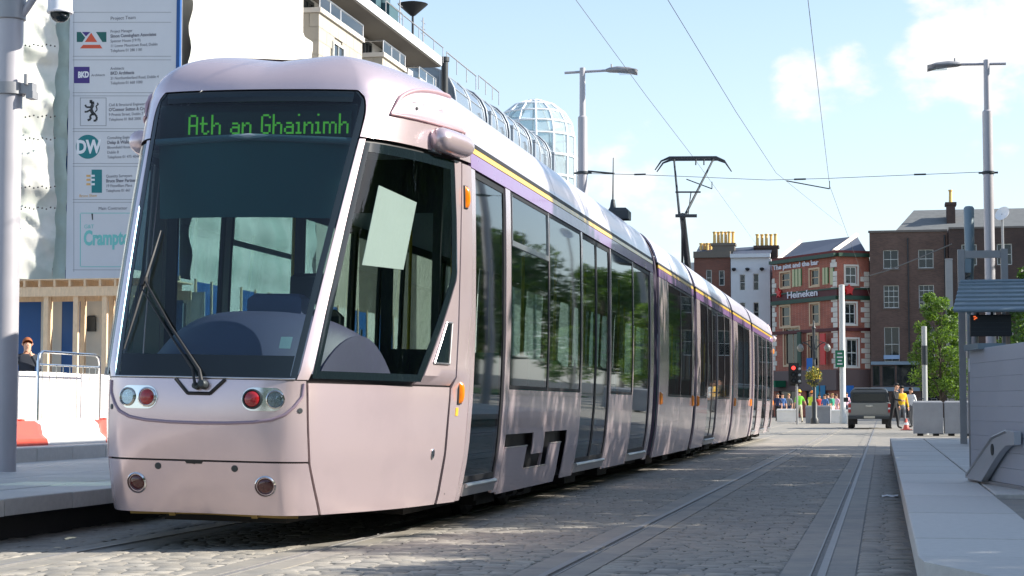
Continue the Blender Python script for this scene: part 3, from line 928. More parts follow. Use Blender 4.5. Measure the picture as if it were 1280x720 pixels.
# pantograph
PH0, PH1 = atY(826, 200, NY + 27.4), atY(908, 200, NY + 27.4)
hz = PH0.z + .02; hx0, hx1 = PH0.x - TX - PH0.z * math.sin(CANT), PH1.x - TX - PH0.z * math.sin(CANT); hc = (hx0 + hx1) / 2
py = 27.4
mb = MB(); mb.box(-.55, .55, py - .5, py + 1.2, 3.43, 3.50)
for x in (-.45, .45):
    for y in (py - .4, py + 1.1): mb.tube([(x, y, 3.40), (x, y, 3.45)], .06, 8)
pan = obj('pantograph', mb, DARKMETAL, tram)
kn = Vector((hc - .12, py - .9, hz - 1.28))
mb = MB(); mb.tube([(hc - .1, py + .6, 3.5), kn], [.075, .06], 10); mb.tube([(hc - .25, py + .5, 3.5), kn + Vector((0, 0, -.1))], .025, 6)
obj('lower_arm', mb, DARKMETAL, pan, 40)
mb = MB()
mb.tube([kn + Vector((-.06, 0, 0)), (hx0 + .28, py, hz - .03)], [.028, .02], 8); mb.tube([kn + Vector((.06, 0, 0)), (hx1 - .28, py, hz - .03)], [.028, .02], 8)
mb.tube([kn + Vector((-.16, .1, .48)), kn + Vector((.36, .1, .48))], .018, 6); mb.tube([kn + Vector((-.14, 0, -.02)), kn + Vector((.3, 0, -.02))], .035, 8)
mb.tube([kn + Vector((.16, .1, .48)), kn + Vector((.12, 0, 0))], .012, 6)
obj('upper_arm', mb, DARKMETAL, pan, 40)
mb = MB()
for dy_ in (-.16, .16):
    mb.tube([(hx0 - .1, py + dy_, hz - .26), (hx0 + .03, py + dy_, hz - .07), (hx0 + .2, py + dy_, hz), (hx1 - .2, py + dy_, hz), (hx1 - .03, py + dy_, hz - .07), (hx1 + .1, py + dy_, hz - .26)], [.012, .02, .03, .03, .02, .012], 8)
for x in (hx0 + .28, hx1 - .28): mb.tube([(x, py - .16, hz - .02), (x, py + .16, hz - .02)], .02, 6)
for x in (hc + .05, hc + .22): mb.tube([(x, py, hz), (x, py, hz - .14)], .015, 6)
obj('collector_head', mb, DARKMETAL, pan, 40)
# roof aerial
p = atY(766, 250, NY + 13.0); ax_ = p.x - TX - .075
mb = MB(); mb.lathe([(.0, 3.36), (.09, 3.36), (.08, 3.5), (.04, 3.56), (.025, 3.66), (0, 3.67)], Matrix.Translation((ax_, 13.0, 0)), 12); mb.tube([(ax_, 13.0, 3.6), (ax_ - .005, 13.0, 4.22)], [.012, .006], 6)
mb.cham(ax_ - .02, ax_ + .22, 12.9, 13.2, 3.40, 3.55, .04)
obj('roof_aerial', mb, DARKMETAL, tram, 40)

# ================================================================ GROUND, TRACKS, PLATFORMS
mb = MB(); mb.add([(-700, -300, -.03), (700, -300, -.03), (700, 1500, -.03), (-700, 1500, -.03)], [(0, 1, 2, 3)])
struct(obj('ground', mb, ASPH))
PLX, PRX = -5.72, .135                           # platform edges beside the two tracks
mb = MB(); mb.add([(PLX - .4, -12, -.0085), (PRX + .3, -12, -.0085), (PRX + .3, 36, -.0085), (PLX - .4, 36, -.0085)], [(0, 1, 2, 3)])
paving = struct(obj('track_paving', mb, MORTAR))
FARSET = brick_mat('far_setts', (.15, .147, .14), (.20, .196, .185), (.09, .088, .085), 1.0, .3)
mb = MB(); mb.add([(PLX - .4, 35.9, -.012), (PRX + .3, 35.9, -.012), (14, 62, -.012), (14, 150, -.012), (-16, 150, -.012), (-9.2, 36, -.012)], [(0, 1, 2, 3, 4, 5)])
struct(obj('street', mb, CONC))
TRC = (-1.075, TX)
G = .7175
rails = [c + s * G for c in TRC for s in (-1, 1)]
def on_strip(x0, x1):
    for r in rails:
        if x1 > r - .20 and x0 < r + .20: return True
    return False
mb = MB()
for r in rails:
    for a, b in ((-.20, -.045), (.045, .20)):
        mb.box(r + a, r + b, -12, 120, -.03, -.002)
st = obj('rail_strip', mb, CONC, paving)
for k, c in enumerate(TRC):
    t = empty_struct('tram_track')
    for s in (-1, 1):
        x = c + s * G; q = -s                    # flange groove on the inside of each rail
        mb = MB()
        mb.box(min(x, x - q * .044), max(x, x - q * .044), -12, 120, -.04, .003)
        mb.box(min(x + q * .034, x + q * .044), max(x + q * .034, x + q * .044), -12, 120, -.04, .001)
        rl = obj('rail', mb, RAILST, t)
        mb = MB(); mb.box(min(x + q * .001, x + q * .033), max(x + q * .001, x + q * .033), -12, 120, -.05, -.022)
        obj('groove', mb, BLACK, rl)
# granite setts: rows across the track, each stone proud of the mortar and slightly uneven
SM = []
for k in range(4):
    mb = MB(); j = lambda: random.uniform(-.006, .006)
    lo = [(-.5, -.5), (.5, -.5), (.5, .5), (-.5, .5)]
    vs = [(x, y, -.03) for x, y in lo] + [(x + j(), y + j(), -.006) for x, y in lo] + [(x * .80 + j(), y * .72 + j(), random.uniform(-.001, .003)) for x, y in lo]
    mb.add(vs, [(8, 9, 10, 11)] + [(a + i, a + (i + 1) % 4, a + 4 + (i + 1) % 4, a + 4 + i) for a in (0, 4) for i in range(4)])
    SM.append(mb)
near, far = [], MB()
y = 5.0; row = 0
while y < 35.5:
    d = random.uniform(.092, .112)
    x = PLX - .28 + random.uniform(0, .12)
    while x < PRX + .05:
        w = random.uniform(.11, .19)
        if on_strip(x, x + w):
            r = min(rails, key=lambda r: abs(r - (x + w / 2)))
            if x < r - .20 - .05: w = r - .20 - x - .004
            else:
                x = r + .205; continue
        if x + w > PRX + .06: break
        c = (x + w / 2, y + d / 2 + random.uniform(-.006, .006), random.uniform(-.004, .004))
        q = proj(c)
        near.append((c, w - .008, d - .008, random.randrange(4), q, random.uniform(-.03, .03)))
        x += w
    y += d; row += 1
inframe = [n for n in near if -5 < n[4][0] < 1285 and n[4][1] < 724]
inframe.sort(key=lambda n: n[0][1])
first = set(id(n) for n in inframe[:300])
srcs = [None] * 4
for n in near:
    c, w, d, k, q, rz = n
    if id(n) in first:
        if srcs[k] is None:
            o = obj('sett', SM[k], SETT, paving, 40); srcs[k] = o
        else: o = inst(srcs[k], paving)
        o.location = c; o.scale = (w, d, 1); o.rotation_euler = (0, 0, rz)
    else:
        ca, sa = math.cos(rz), math.sin(rz)
        m_ = SM[k]
        far.add([(c[0] + vx * w * ca - vy * d * sa, c[1] + vx * w * sa + vy * d * ca, vz + c[2]) for vx, vy, vz in m_.v], m_.f)
SETTF = mat('granite_sett_far', (.285, .262, .224), rough=.8, var=.24, vscale=8, bump=.15, bscale=120, col2=(.225, .212, .19), c2scale=1.3, c2lo=.48, c2hi=.72)
o = obj('setts', far, SETTF, paving, 40); o['kind'] = 'stuff'

# right platform
PZ = .30
pr = empty_struct('platform')
mb = MB(); mb.prism([(PRX + .05, 7.75), (.42, 6.85), (.9, 6.6), (7.5, 6.6), (7.5, 36.1), (PRX + .05, 36.1)], PZ - .03 + .03, Matrix.Translation((0, 0, -.03)))
obj('platform_base', mb, CONC, pr)
def slab_mesh(w, d, t, c=.006):
    mb = MB(); mb.cham(.004, w - .004, .004, d - .004, 0, t, c); return mb
ks = obj('kerb_slab', slab_mesh(.62, 1.05, .12), KERB, pr)
y = 7.8; i = 0
while y < 36.0:
    o = ks if i == 0 else inst(ks, pr)
    o.location = (PRX, y, PZ - .12 + .002 * (i % 2)); y += 1.055; i += 1
mb = MB(); mb.prism([(PRX, 7.79), (PRX + .02, 7.5), (.44, 6.78), (.76, 6.62), (.76, 7.79)], .12, Matrix.Translation((0, 0, PZ - .119)))
obj('kerb_end_stone', mb, KERB, pr)
ss = obj('paving_slab', slab_mesh(.90, .60, .06), SLAB, pr)
i = 0
for cx in range(6):
    y = 6.7 + (cx % 2) * .3
    while y < 35.6:
        x = .762 + cx * .905
        q = proj((x + .45, y + .3, PZ))
        if q[0] < 1330 and y < 36:
            o = ss if i == 0 else inst(ss, pr)
            o.location = (x, y, PZ - .06 + .003 + random.uniform(-.0008, .0008)); i += 1
        y += .605
mb = MB(); mb.cham(PRX, 7.5, 36.05, 36.5, 0, PZ + .004, .01); obj('platform_end_kerb', mb, KERB, pr)
# left platform: slab edge oversailing a recess, its shade put into the base colour
pl = empty_struct('platform')
mb = MB(); mb.box(-9.4, PLX - .22, -8, 62, -.03, PZ - .115); obj('platform_base', mb, mat('recess_shade_concrete', (.05, .05, .05), rough=.9, var=.2), pl)
mb = MB(); mb.box(-9.4, PLX - .6, -8, 62, PZ - .115, PZ - .004); obj('platform_bed', mb, CONC, pl)
ks2 = obj('kerb_slab', slab_mesh(.60, 1.05, .115), KERB, pl)
y = 4.0; i = 0
while y < 45:
    o = ks2 if i == 0 else inst(ks2, pl)
    o.location = (PLX - .60, y, PZ - .115 + .002 * (i % 2)); y += 1.055; i += 1
s2 = obj('paving_slab', slab_mesh(.985, .60, .05), SLAB, pl)
i = 0
for cx in range(3):
    y = 10 + (cx % 2) * .3
    while y < 24:
        o = s2 if i == 0 else inst(s2, pl)
        o.location = (PLX - .605 - (cx + 1) * .99, y, PZ - .05 + .003); y += .605; i += 1
fp = empty_struct('footpath')
mb = MB(); mb.box(-40, -9.5, -8, 62, -.03, .452); obj('footpath_surface', mb, mat('footpath_concrete', (.33, .325, .315), rough=.8, var=.12, vscale=5), fp)
kb = obj('kerb_block', slab_mesh(.28, .92, .20, .012), KERB, fp)
y = 8; i = 0
while y < 40:
    o = kb if i == 0 else inst(kb, fp)
    o.location = (-9.5, y, .26 + .002 * (i % 2)); y += .925; i += 1
# park side on the right
mb = MB(); mb.box(7.5, 9.0, -30, 62, -.03, .14); struct(obj('pavement', mb, SLAB))
GRASS = mat('lawn_grass', (.045, .085, .02), rough=.95, var=.35, vscale=9, bump=.5, bscale=60)
mb = MB(); mb.box(9.0, 60, -30, 95, -.03, .10); struct(obj('lawn', mb, GRASS))

# ================================================================ MASTS AND WIRES
def mast(px_x, base_xyz, top_z, side, label):
    t = thing('lamp_mast', label, 'lamp post', base_xyz, 0, 'lamp masts carrying the span wire')
    H = top_z - base_xyz[2]
    zc = H - 1.05
    mb = MB(); mb.lathe([(.13, 0), (.13, .02), (.105, .03), (.10, zc - .1), (.098, zc), (.066, zc + .03), (.06, H), (0, H + .02)], None, 20)
    obj('pole', mb, MASTP, t, 40)
    mb = MB(); mb.lathe([(.20, 0), (.20, .03), (.15, .05), (.135, .25), (.11, .27)], None, 20); obj('pole_base', mb, MASTP, t, 40)
    mb = MB(); mb.tube([(-side * .38, 0, H - .09), (side * .62, 0, H - .07)], .028, 8)
    arm = obj('lamp_arm', mb, MASTP, t, 40)
    # lantern: tapered head, slightly drooping
    mb = MB()
    for (a, w_, h0, h1) in ():
        pass
    secs = [(.50, .05, -.03, .03), (.58, .09, -.05, .06), (.75, .13, -.06, .08), (1.0, .13, -.09, .05), (1.12, .10, -.12, .0), (1.17, .05, -.13, -.05)]
    n = 12; vs = []; fs = []
    for a, w_, h0, h1 in secs:
        for k in range(n):
            q = 2 * PI * k / n
            zz = math.sin(q); vs.append((side * a, w_ * math.cos(q), H - .07 + (h1 * zz if zz > 0 else -h0 * zz)))
    for i in range(len(secs) - 1):
        for k in range(n): fs.append((i * n + k, i * n + (k + 1) % n, (i + 1) * n + (k + 1) % n, (i + 1) * n + k))
    fs += [tuple(range(n)), tuple(range((len(secs) - 1) * n, len(secs) * n))]
    mb.add(vs, fs)
    mb.tube([(side * .62, 0, H), (side * .62, 0, H + .06)], .02, 6)
    lan = obj('lantern', mb, GALV, t, 50)
    mb = MB(); mb.box(min(side * .78, side * 1.1), max(side * .78, side * 1.1), -.09, .09, H - .165, H - .12, None); obj('lamp_glass', mb, LENS, lan)
    mb = MB(); zs = atY(1233 if side < 0 else 735, 216, base_xyz[1]).z - base_xyz[2]
    mb.lathe([(.115, zs - .03), (.125, zs - .02), (.125, zs + .02), (.115, zs + .03)], None, 18); mb.box(-.19, .19, -.02, .02, zs - .018, zs + .018)
    obj('wire_clamp', mb, DARKMETAL, t, 40)
    return t
a = atY(728, 85, 38); b = atY(1233, 75, 38)
mast(728, (a.x, 38, .3), a.z, 1, 'grey street lamp mast rising behind the tram roof, lantern pointing right')
mast(1233, (b.x, 38, 0), b.z, -1, 'grey street lamp mast rising behind the shelter roof, lantern pointing left')
# wires
def wire(name, pts, label, r=.0045, cat='overhead wire', group='overhead tram wires', extra=None):
    mb = MB(); mb.tube(pts, r, 6)
    o = obj(name, mb, WIRE, None, 60); tag(o, label, cat, group)
    if extra: extra(o)
    return o
w1a = atX(720, 0, TX + .05); w1b = atY(866, 197, NY + 27.4); w1c = atY(940, 298, 90); w1b.z = hz + .035
def ext(p, q, k): return q + (q - p) * k
wire('contact_wire', [ext(w1b, w1a, .5), w1a, w1a.lerp(w1b, .5) - Vector((0, 0, .03)), w1b, w1c, ext(w1b, w1c, .3)], 'overhead wire touching the pantograph of the tram')
w2b = atY(970, 216, 38); w2a = atZ(835, 0, w2b.z + .15); w2c = atY(1052, 282, 90)
wire('contact_wire', [ext(w2b, w2a, .5), w2a, w2a.lerp(w2b, .5) - Vector((0, 0, .05)), w2b, w2c], 'overhead wire slanting across the middle of the sky above the street')
w3b = atY(1037, 232, 38); w3a = atZ(1010, 0, w3b.z + .1); w3c = atY(1088, 372, 90)
wire('contact_wire', [ext(w3b, w3a, .5), w3a, w3a.lerp(w3b, .5) - Vector((0, 0, .03)), w3b, w3c], 'overhead wire above the empty right track')
s = [atY(x, y, 38) for x, y in ((733, 217), (790, 218), (866, 221), (960, 225), (1035, 223), (1130, 219), (1229, 215))]
def sp_ext(o):
    for x, y in ((800, 218), (1000, 224), (1150, 218)):
        mb = MB(); p = atY(x, y, 38); mb.tube([p + Vector((-.12, 0, 0)), p + Vector((.12, 0, 0))], .018, 8); obj('insulator', mb, DARKMETAL, o, 40)
    mb = MB()
    p, q = atY(983, 226, 38), atY(1037, 236, 38)
    mb.tube([p, q], .012, 6); mb.tube([q, q + Vector((0, 0, .16))], .010, 6)
    obj('registration_arm', mb, DARKMETAL, o, 40); mb = MB()
    p, q = atY(858, 224, 38), atY(890, 236, 38)
    mb.tube([p, q], .012, 6); mb.tube([q, q + Vector((0, 0, .15))], .010, 6)
    obj('registration_arm', mb, DARKMETAL, o, 40); mb = MB()
    mb.tube([atY(735, 214, 38), atY(768, 217, 38)], .02, 6)
    obj('registration_arm', mb, DARKMETAL, o, 40)
wire('span_wire', s, 'thin span wire stretched level between the two lamp masts', .006, 'span wire', None, sp_ext)
s = [atY(x, y, 95) for x, y in ((1086, 345), (1110, 338), (1150, 322), (1190, 305))]
wire('cable', s, 'dark cable sagging in front of the brown brick building', .03, 'cable', None)

# near camera pole on the left platform
pb = atZ(3, 590, PZ)
t = thing('camera_pole', 'thick grey steel pole on the left platform carrying a dome camera', 'pole', (pb.x, pb.y, PZ))
mb = MB(); mb.lathe([(.125, 0), (.125, 5.6), (0, 5.62)], None, 28); obj('pole', mb, MASTP, t, 40)
zc = atY(10, 112, pb.y).z - PZ
mb = MB(); mb.lathe([(.126, zc - .06), (.15, zc - .055), (.15, zc + .055), (.126, zc + .06)], None, 24); mb.box(.10, .26, -.05, .05, zc - .05, zc + .05); mb.tube([(.2, -.06, zc + .03), (.2, -.06, zc + .13)], .02, 8)
mb.box(.20, .27, -.06, .06, zc - .10, zc - .03)
obj('clamp_band', mb, GALV, t, 40)
z0 = atY(10, 26, pb.y).z - PZ
mb = MB(); mb.lathe([(.126, z0), (.145, z0 + .01), (.145, z0 + .9), (.126, z0 + .91)], None, 24); obj('upper_sleeve', mb, GALV, t, 40)
dpt = atY(75, 15, pb.y) - Vector((pb.x, pb.y, PZ))
mb = MB(); mb.tube([(.1, 0, z0 + .02), (.3, 0, z0 + .30), (dpt.x, 0, z0 + .55), (dpt.x, 0, dpt.z + .1)], .035, 10); obj('camera_arm', mb, MASTP, t, 40)
M = Matrix.Translation((dpt.x, 0, dpt.z))
mb = MB(); mb.lathe([(.03, .45), (.07, .42), (.11, .36), (.115, .02), (.125, .0), (.12, -.012), (.09, -.012)], M, 24); dc = obj('dome_camera', mb, mat('white_housing', srgb(226, 226, 230), rough=.4, var=.03), t, 40)
mb = MB(); mb.lathe([(.092, -.01), (.09, -.04), (.07, -.075), (.04, -.095), (0, -.10)], M, 24); obj('dome_glass', mb, FRIT, dc, 60)
# small loose things on the track: flattened paper beside the right rail
p = atZ(1115, 621, 0)
mb = MB(); mb.grid(lambda a, b: (p.x - .10 + .16 * a, p.y - .12 + .3 * b, .004 + .012 * math.sin(5 * a + 3 * b) ** 2), 6, 6, .002)
tag(obj('litter_paper', mb, PAPER, None, 40), 'scrap of white paper lying beside the right platform edge', 'litter')

# ================================================================ LEFT: BARRIERS, TIMBER WALKWAY, SCAFFOLD, SIGN BOARD
FZ = .452
REDP = mat('red_plastic', srgb(206, 84, 68), rough=.45, var=.08, vscale=4)
WHP = mat('white_plastic', srgb(232, 230, 226), rough=.45, var=.05, vscale=3)
bx = -10.0
def barrier(y0, L_, m, label):
    mb = MB()
    prof = [(-.20, 0), (.20, 0), (.19, .08), (.12, .14), (.09, .27), (.07, .29), (-.07, .29), (-.09, .27), (-.12, .14), (-.19, .08)]
    n = len(prof); ys = [0, .02, .12, .14, L_ - .14, L_ - .12, L_ - .02, L_]
    vs = []; fs = []
    for k, yy in enumerate(ys):
        sc = .9 if k in (0, 7) else 1
        hh = .88 if k in (0, 1, 6, 7) else 1
        for x, z in prof: vs.append((x * sc, yy, z * hh))
    for k in range(7):
        for i in range(n): fs.append((k * n + i, k * n + (i + 1) % n, (k + 1) * n + (i + 1) % n, (k + 1) * n + i))
    fs += [tuple(range(n)), tuple(range(7 * n, 8 * n))]
    mb.add(vs, fs)
    t = thing('road_barrier', label, 'road barrier', (bx, y0, FZ), 0, 'plastic road barriers along the footpath kerb')
    obj('barrier_body', mb, m, t, 40)
    for yy in (.35, L_ - .35):
        mb = MB(); mb.lathe([(.05, .28), (.05, .31), (0, .315)], Matrix.Translation((0, yy, 0)), 12); obj('filler_cap', mb, m, t, 40)
    return t
ya = atX(43, 545, bx).y; yb = atX(116, 545, bx).y
Ls = yb - ya - .02
barrier(ya - .9, .88, REDP, 'red plastic barrier block left of the white one, beside the steel pole')
barrier(ya, Ls, WHP, 'white plastic barrier block between two red ones on the kerb')
barrier(yb, .95, REDP, 'red plastic barrier block right of the white one, next to the tram nose')
mb = MB()
t = thing('site_hoarding', 'low white site hoarding boards standing behind the barrier blocks', 'hoarding', (bx - .55, ya - 4, FZ))
H_ = atX(80, 466, bx - .55).z - FZ
for k in range(9):
    mb = MB(); mb.box(0, .025, k * 1.2 + .004, k * 1.2 + 1.196, .02, H_ - .004 * (k % 2)); obj('panel', mb, WHP, t)
mb = MB()
for k in range(10): mb.box(-.06, -.002, k * 1.2 - .03, k * 1.2 + .03, 0, H_ - .05)
obj('post', mb, mat('pine_timber', srgb(222, 194, 160), rough=.75, var=.16, vscale=7, stretch=(4, 4, 1)), t)
TIMBER = MATS['pine_timber']
# steel pedestrian barrier
y0, y1 = atX(47, 500, bx - .28).y, atX(124, 500, bx - .28).y
zt = atX(60, 440, bx - .28).z - FZ
t = thing('crowd_barrier', 'bent tube steel crowd barrier behind the white barrier block', 'crowd barrier', (bx - .28, y0, FZ))
L_ = y1 - y0
mb = MB(); mb.tube([(0, 0, 0), (0, 0, zt - .12), (0, .035, zt - .035), (0, .12, zt), (0, L_ - .12, zt), (0, L_ - .035, zt - .035), (0, L_, zt - .12), (0, L_, 0)], .02, 8); obj('outer_tube', mb, CHROME, t, 40)
mb = MB(); mb.tube([(0, .02, zt - .16), (0, L_ - .02, zt - .16)], .012, 8); mb.tube([(0, .02, .15), (0, L_ - .02, .15)], .012, 8); obj('rail', mb, CHROME, t, 40)
mb = MB()
for k in range(9): mb.tube([(0, .12 + (L_ - .24) * k / 8, .15), (0, .12 + (L_ - .24) * k / 8, zt - .16)], .006, 6)
obj('upright_bar', mb, CHROME, t, 40)
for yy in (.05, L_ - .05):
    mb = MB(); mb.box(-.25, .25, yy - .03, yy + .03, 0, .02); obj('foot', mb, STEEL, t)

# timber frame of a covered walkway
WY = 36.0
tz = atY(100, 362, WY).z
xL, xR = atY(-60, 400, WY).x, atY(200, 400, WY).x
t = thing('timber_walkway', 'open pine timber frame of a covered walkway with blue boards behind', 'walkway', (xL, WY, FZ))
for x in (14, 58, 95, 131, 165):
    lx = atY(x, 420, WY).x - xL
    mb = MB(); mb.box(lx - .05, lx + .05, -.05, .05, 0, tz - FZ - .02); obj('post', mb, TIMBER, t)
    mb = MB(); mb.box(lx - .05 + .03, lx + .05 + .03, 1.7, 1.8, 0, tz - FZ - .02); obj('post', mb, TIMBER, t)
for yy in (-.06, 1.75):
    mb = MB(); mb.box(-.1, xR - xL, yy - .022, yy + .022, tz - FZ - .14, tz - FZ + .06); obj('beam', mb, TIMBER, t)
k = 0; lx = 0
while lx < xR - xL:
    mb = MB(); mb.box(lx - .022, lx + .022, -.12, 1.85, tz - FZ + .062, tz - FZ + .20); obj('joist', mb, TIMBER, t); lx += .34
mb = MB(); mb.box(-.1, xR - xL, -.13, 1.86, tz - FZ + .201, tz - FZ + .225); obj('roof_board', mb, TIMBER, t)
BLUEB = mat('blue_hoarding_paint', srgb(22, 78, 140), rough=.5, var=.1, vscale=2)
GREYB = mat('pale_grey_board', srgb(196, 196, 190), rough=.7, var=.06)
lx = -.1; k = 0
while lx < xR - xL:
    w_ = (.55, .62, .5)[k % 3]
    mb = MB(); mb.box(lx + .003, lx + w_ - .003, 2.0, 2.03, 0, tz - FZ + .05); obj('board', mb, BLUEB if k % 2 else GREYB, t); lx += w_; k += 1
mb = MB(); q = atY(113, 400, WY + 1.9) - Vector((xL, WY, FZ)); mb.cham(q.x - .10, q.x + .10, 1.93, 1.99, q.z - .25, q.z + .10, .03); obj('site_lamp', mb, DARKMETAL, t)

# building end wall with sign board, scaffold sheeting
EY, EX = 45.0, -18.0
RENDER = mat('pale_render', srgb(206, 202, 196), rough=.85, var=.08, vscale=1.2)
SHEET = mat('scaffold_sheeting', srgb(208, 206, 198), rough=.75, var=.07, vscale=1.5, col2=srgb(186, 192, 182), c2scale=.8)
t = thing('sheeted_building', 'building wrapped in white scaffold sheeting at the far left', 'building', (EX, EY, 0))
mb = MB(); mb.box(-26, 0, 0, 10.7, 0, 14.4); obj('wall', mb, RENDER, t)
mb = MB(); mb.box(-26, .12, -.1, 10.8, 14.401, 14.62); obj('coping', mb, RENDER, t)
# side sheet along the street, rippled
def sheet(a, b):
    y = mix(.05, 10.6, a); z = mix(2.6, 12.45 + .0, b)
    return (.34 + .10 * math.sin(y * 1.6 + z * .5) + .05 * math.sin(y * 4.1 + 1.3 * z + math.sin(z * 2)) + .10 * math.sin(z * 2.9) ** 2, y, z)
mb = MB(); mb.grid(sheet, 60, 50, .01); obj('side_sheet', mb, SHEET, t, 60)
def fold(name, x0p, x1p, y0p, y1p, Y, seed, dep, m, slope=0.):
    rr = random.Random(seed); ph = [rr.uniform(0, 6) for _ in range(8)]
    A_ = atY(x0p, y1p, Y); B_ = atY(x1p, y0p, Y)
    def fn(a, b):
        x = mix(A_.x, B_.x, a) - EX; z = mix(A_.z, B_.z, b)
        sw = (b * 4.4) % 1                        # sags between the tie points
        cre = sum(.055 * (1 - abs(math.sin(x * cx_ + z * cz_ + ph[q_]))) ** 3 for q_, (cx_, cz_) in enumerate(((1.9, 1.1), (-1.3, 1.7), (3.1, -.6), (.5, 2.6), (2.3, 2.9))))
        yy = Y - EY - cre * min(1, dep * 1.4) - slope * (1 - a) - dep * (.34 * math.sin(PI * sw) ** .7 * (.6 + .4 * math.sin(z * .9 + ph[6])) + .09 * math.sin(x * 6 + ph[0] + 1.1 * z) * math.sin(PI * sw) + .03 * math.sin(x * 17 + z * 4 + ph[1] + 2 * math.sin(z * 2.3)) + .03 * math.sin(z * 9 + x * 5 + ph[2] + 1.5 * math.sin(x * 3)) + .14 * math.sin(PI * a + .6 * math.sin(z + ph[3])))
        return (x + (.03 * math.sin(z * 1.7 + ph[4]) + .025 * math.sin(z * 5.1 + ph[5]) + .06 * math.sin(PI * sw)) * a, yy, z)
    mb = MB(); mb.grid(fn, 44, 120, .008); return obj(name, mb, m, t, 60)
fold('scaffold_sheet', -80, 74, -40, 352, EY - .75, 3, .75, SHEET, 3.0)
mb = MB()
for k in range(5):
    for i in range(14):
        p_ = atY(8 + 5.2 * i, (60, 148, 176, 236, 262)[k] + 1.2 * math.sin(i * 2.1 + k), EY - 1.0 - 3.0 * (1 - (i * 5.2 + 88) / 154)) - Vector((EX, EY, 0))
        mb.lathe([(.022, 0), (.022, .03), (0, .035)], frame(p_ + Vector((0, -.34, 0)), (1, 0, 0), (.6, -.8, 0)), 8)
obj('eyelet', mb, INDARK, t)['kind'] = 'stuff'
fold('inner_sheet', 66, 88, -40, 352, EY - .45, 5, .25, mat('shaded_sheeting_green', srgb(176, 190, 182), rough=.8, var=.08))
mb = MB()
for z in [1.5 + 1.0 * k for k in range(14)]:
    mb.tube([(-4.6, -.35, z), (-2.2, -.35, z)], .03, 8)
for x in (-3.0, -2.75, -4.4): mb.tube([(x, -.32, .4), (x, -.32, 14.5)], .03, 8)
obj('scaffold_tube', mb, GALV, t, 40)
mb = MB(); mb.box(-3.12, -2.86, -.02 - .20, -.03, 2.6, 9.3); obj('blue_trim_board', mb, BLUEB, t)
mb = MB()
t3 = thing('side_hoarding', 'tall blue and grey hoarding boards along the pavement beside the sheeted building', 'hoarding', (-16.6, 38.4, FZ))
for k in range(22):
    mb = MB(); mb.box(0, .03, k * 1.1 + .004, k * 1.1 + 1.096, 0, 3.55 - .01 * (k % 3)); obj('board', mb, BLUEB if k % 3 else GREYB, t3)
mb = MB()
for k in range(23): mb.box(.032, .08, k * 1.1 - .03, k * 1.1 + .03, 0, 3.6)
obj('batten', mb, TIMBER, t3)
# sign board
SY = EY - .55
b0, b1 = atY(82, 352, SY), atY(221, 0, SY)
bt = atY(82, -60, SY).z
sb = thing('sign_board', 'tall white project sign board with rows of firms names and logos', 'sign', (b0.x, SY, b0.z))
bw, bh = b1.x - b0.x, bt - b0.z
BOARD = mat('sign_board_white', srgb(205, 207, 212), rough=.55, var=.04, vscale=.9)
mb = MB(); mb.box(0, bw, 0, .04, 0, bh); obj('board', mb, BOARD, sb)
mb = MB(); mb.box(bw + .004, bw + .10, -.02, .10, 0, bh); obj('edge_trim', mb, BLUEB, sb)
mb = MB()
for x in (.0, bw * .5, bw - .06): mb.box(x, x + .06, .042, .40, 0, bh)
obj('support', mb, GALV, sb)
INK = mat('grey_ink', srgb(112, 112, 120), rough=.7); LINE = mat('grey_line', srgb(150, 152, 158), rough=.7)
DKG = mat('dark_green_ink', srgb(24, 92, 88), rough=.6); ORG = mat('orange_red_ink', srgb(206, 84, 56), rough=.6); VIO = mat('violet_ink', srgb(66, 48, 122), rough=.6)
TL = mat('teal_ink', srgb(20, 118, 124), rough=.6); CYA = mat('pale_teal_ink', srgb(118, 194, 190), rough=.6); BLK = mat('black_ink', srgb(48, 50, 54), rough=.6); WHI = mat('white_ink', srgb(224, 226, 230), rough=.6); SAND = mat('sand_ink', srgb(214, 170, 110), rough=.6)
def bp(x, y):                                    # photograph place -> board coordinates
    p = atY(x, y, SY); return p.x - b0.x, p.z - b0.z
ppm = abs(bp(200, 100)[0] - bp(100, 100)[0]) / 100   # metres per photo pixel
def flat(name, polys, m, d=.003):
    mb = MB()
    for pl_ in polys:
        pts = [bp(*q) for q in pl_]
        ar = sum(a[0] * b[1] - b[0] * a[1] for a, b in zip(pts, pts[1:] + pts[:1]))
        if ar < 0: pts = pts[::-1]
        mb.prism(pts, d, Matrix(((1, 0, 0, 0), (0, 0, -1, 0), (0, 1, 0, 0), (0, 0, 0, 1))))
    return obj(name, mb, m, sb)
def line(y, x0=91, x1=214): return [(x0, y), (x1, y), (x1, y + .7), (x0, y + .7)]
flat('ruled_line', [line(y) for y in (15, 27.5, 70, 74.5, 115.5, 119.5, 160.5, 164, 204, 207.5, 249, 252.5, 337)] + [[(92, 15), (92.6, 15), (92.6, 340), (92, 340)]], LINE, .002)
def bt_text(s, x, y, h, m, align='LEFT', sx=1., bold=0.):
    a, b = bp(x, y)
    return text_obj('printed_text', s, h * ppm * 1.38, m, sb, Matrix(((1, 0, 0, a), (0, 0, -1, -.0022), (0, 1, 0, b), (0, 0, 0, 1))), .0025, align, sx, bold)
bt_text('Project Team', 138, 25, 4.2, INK)
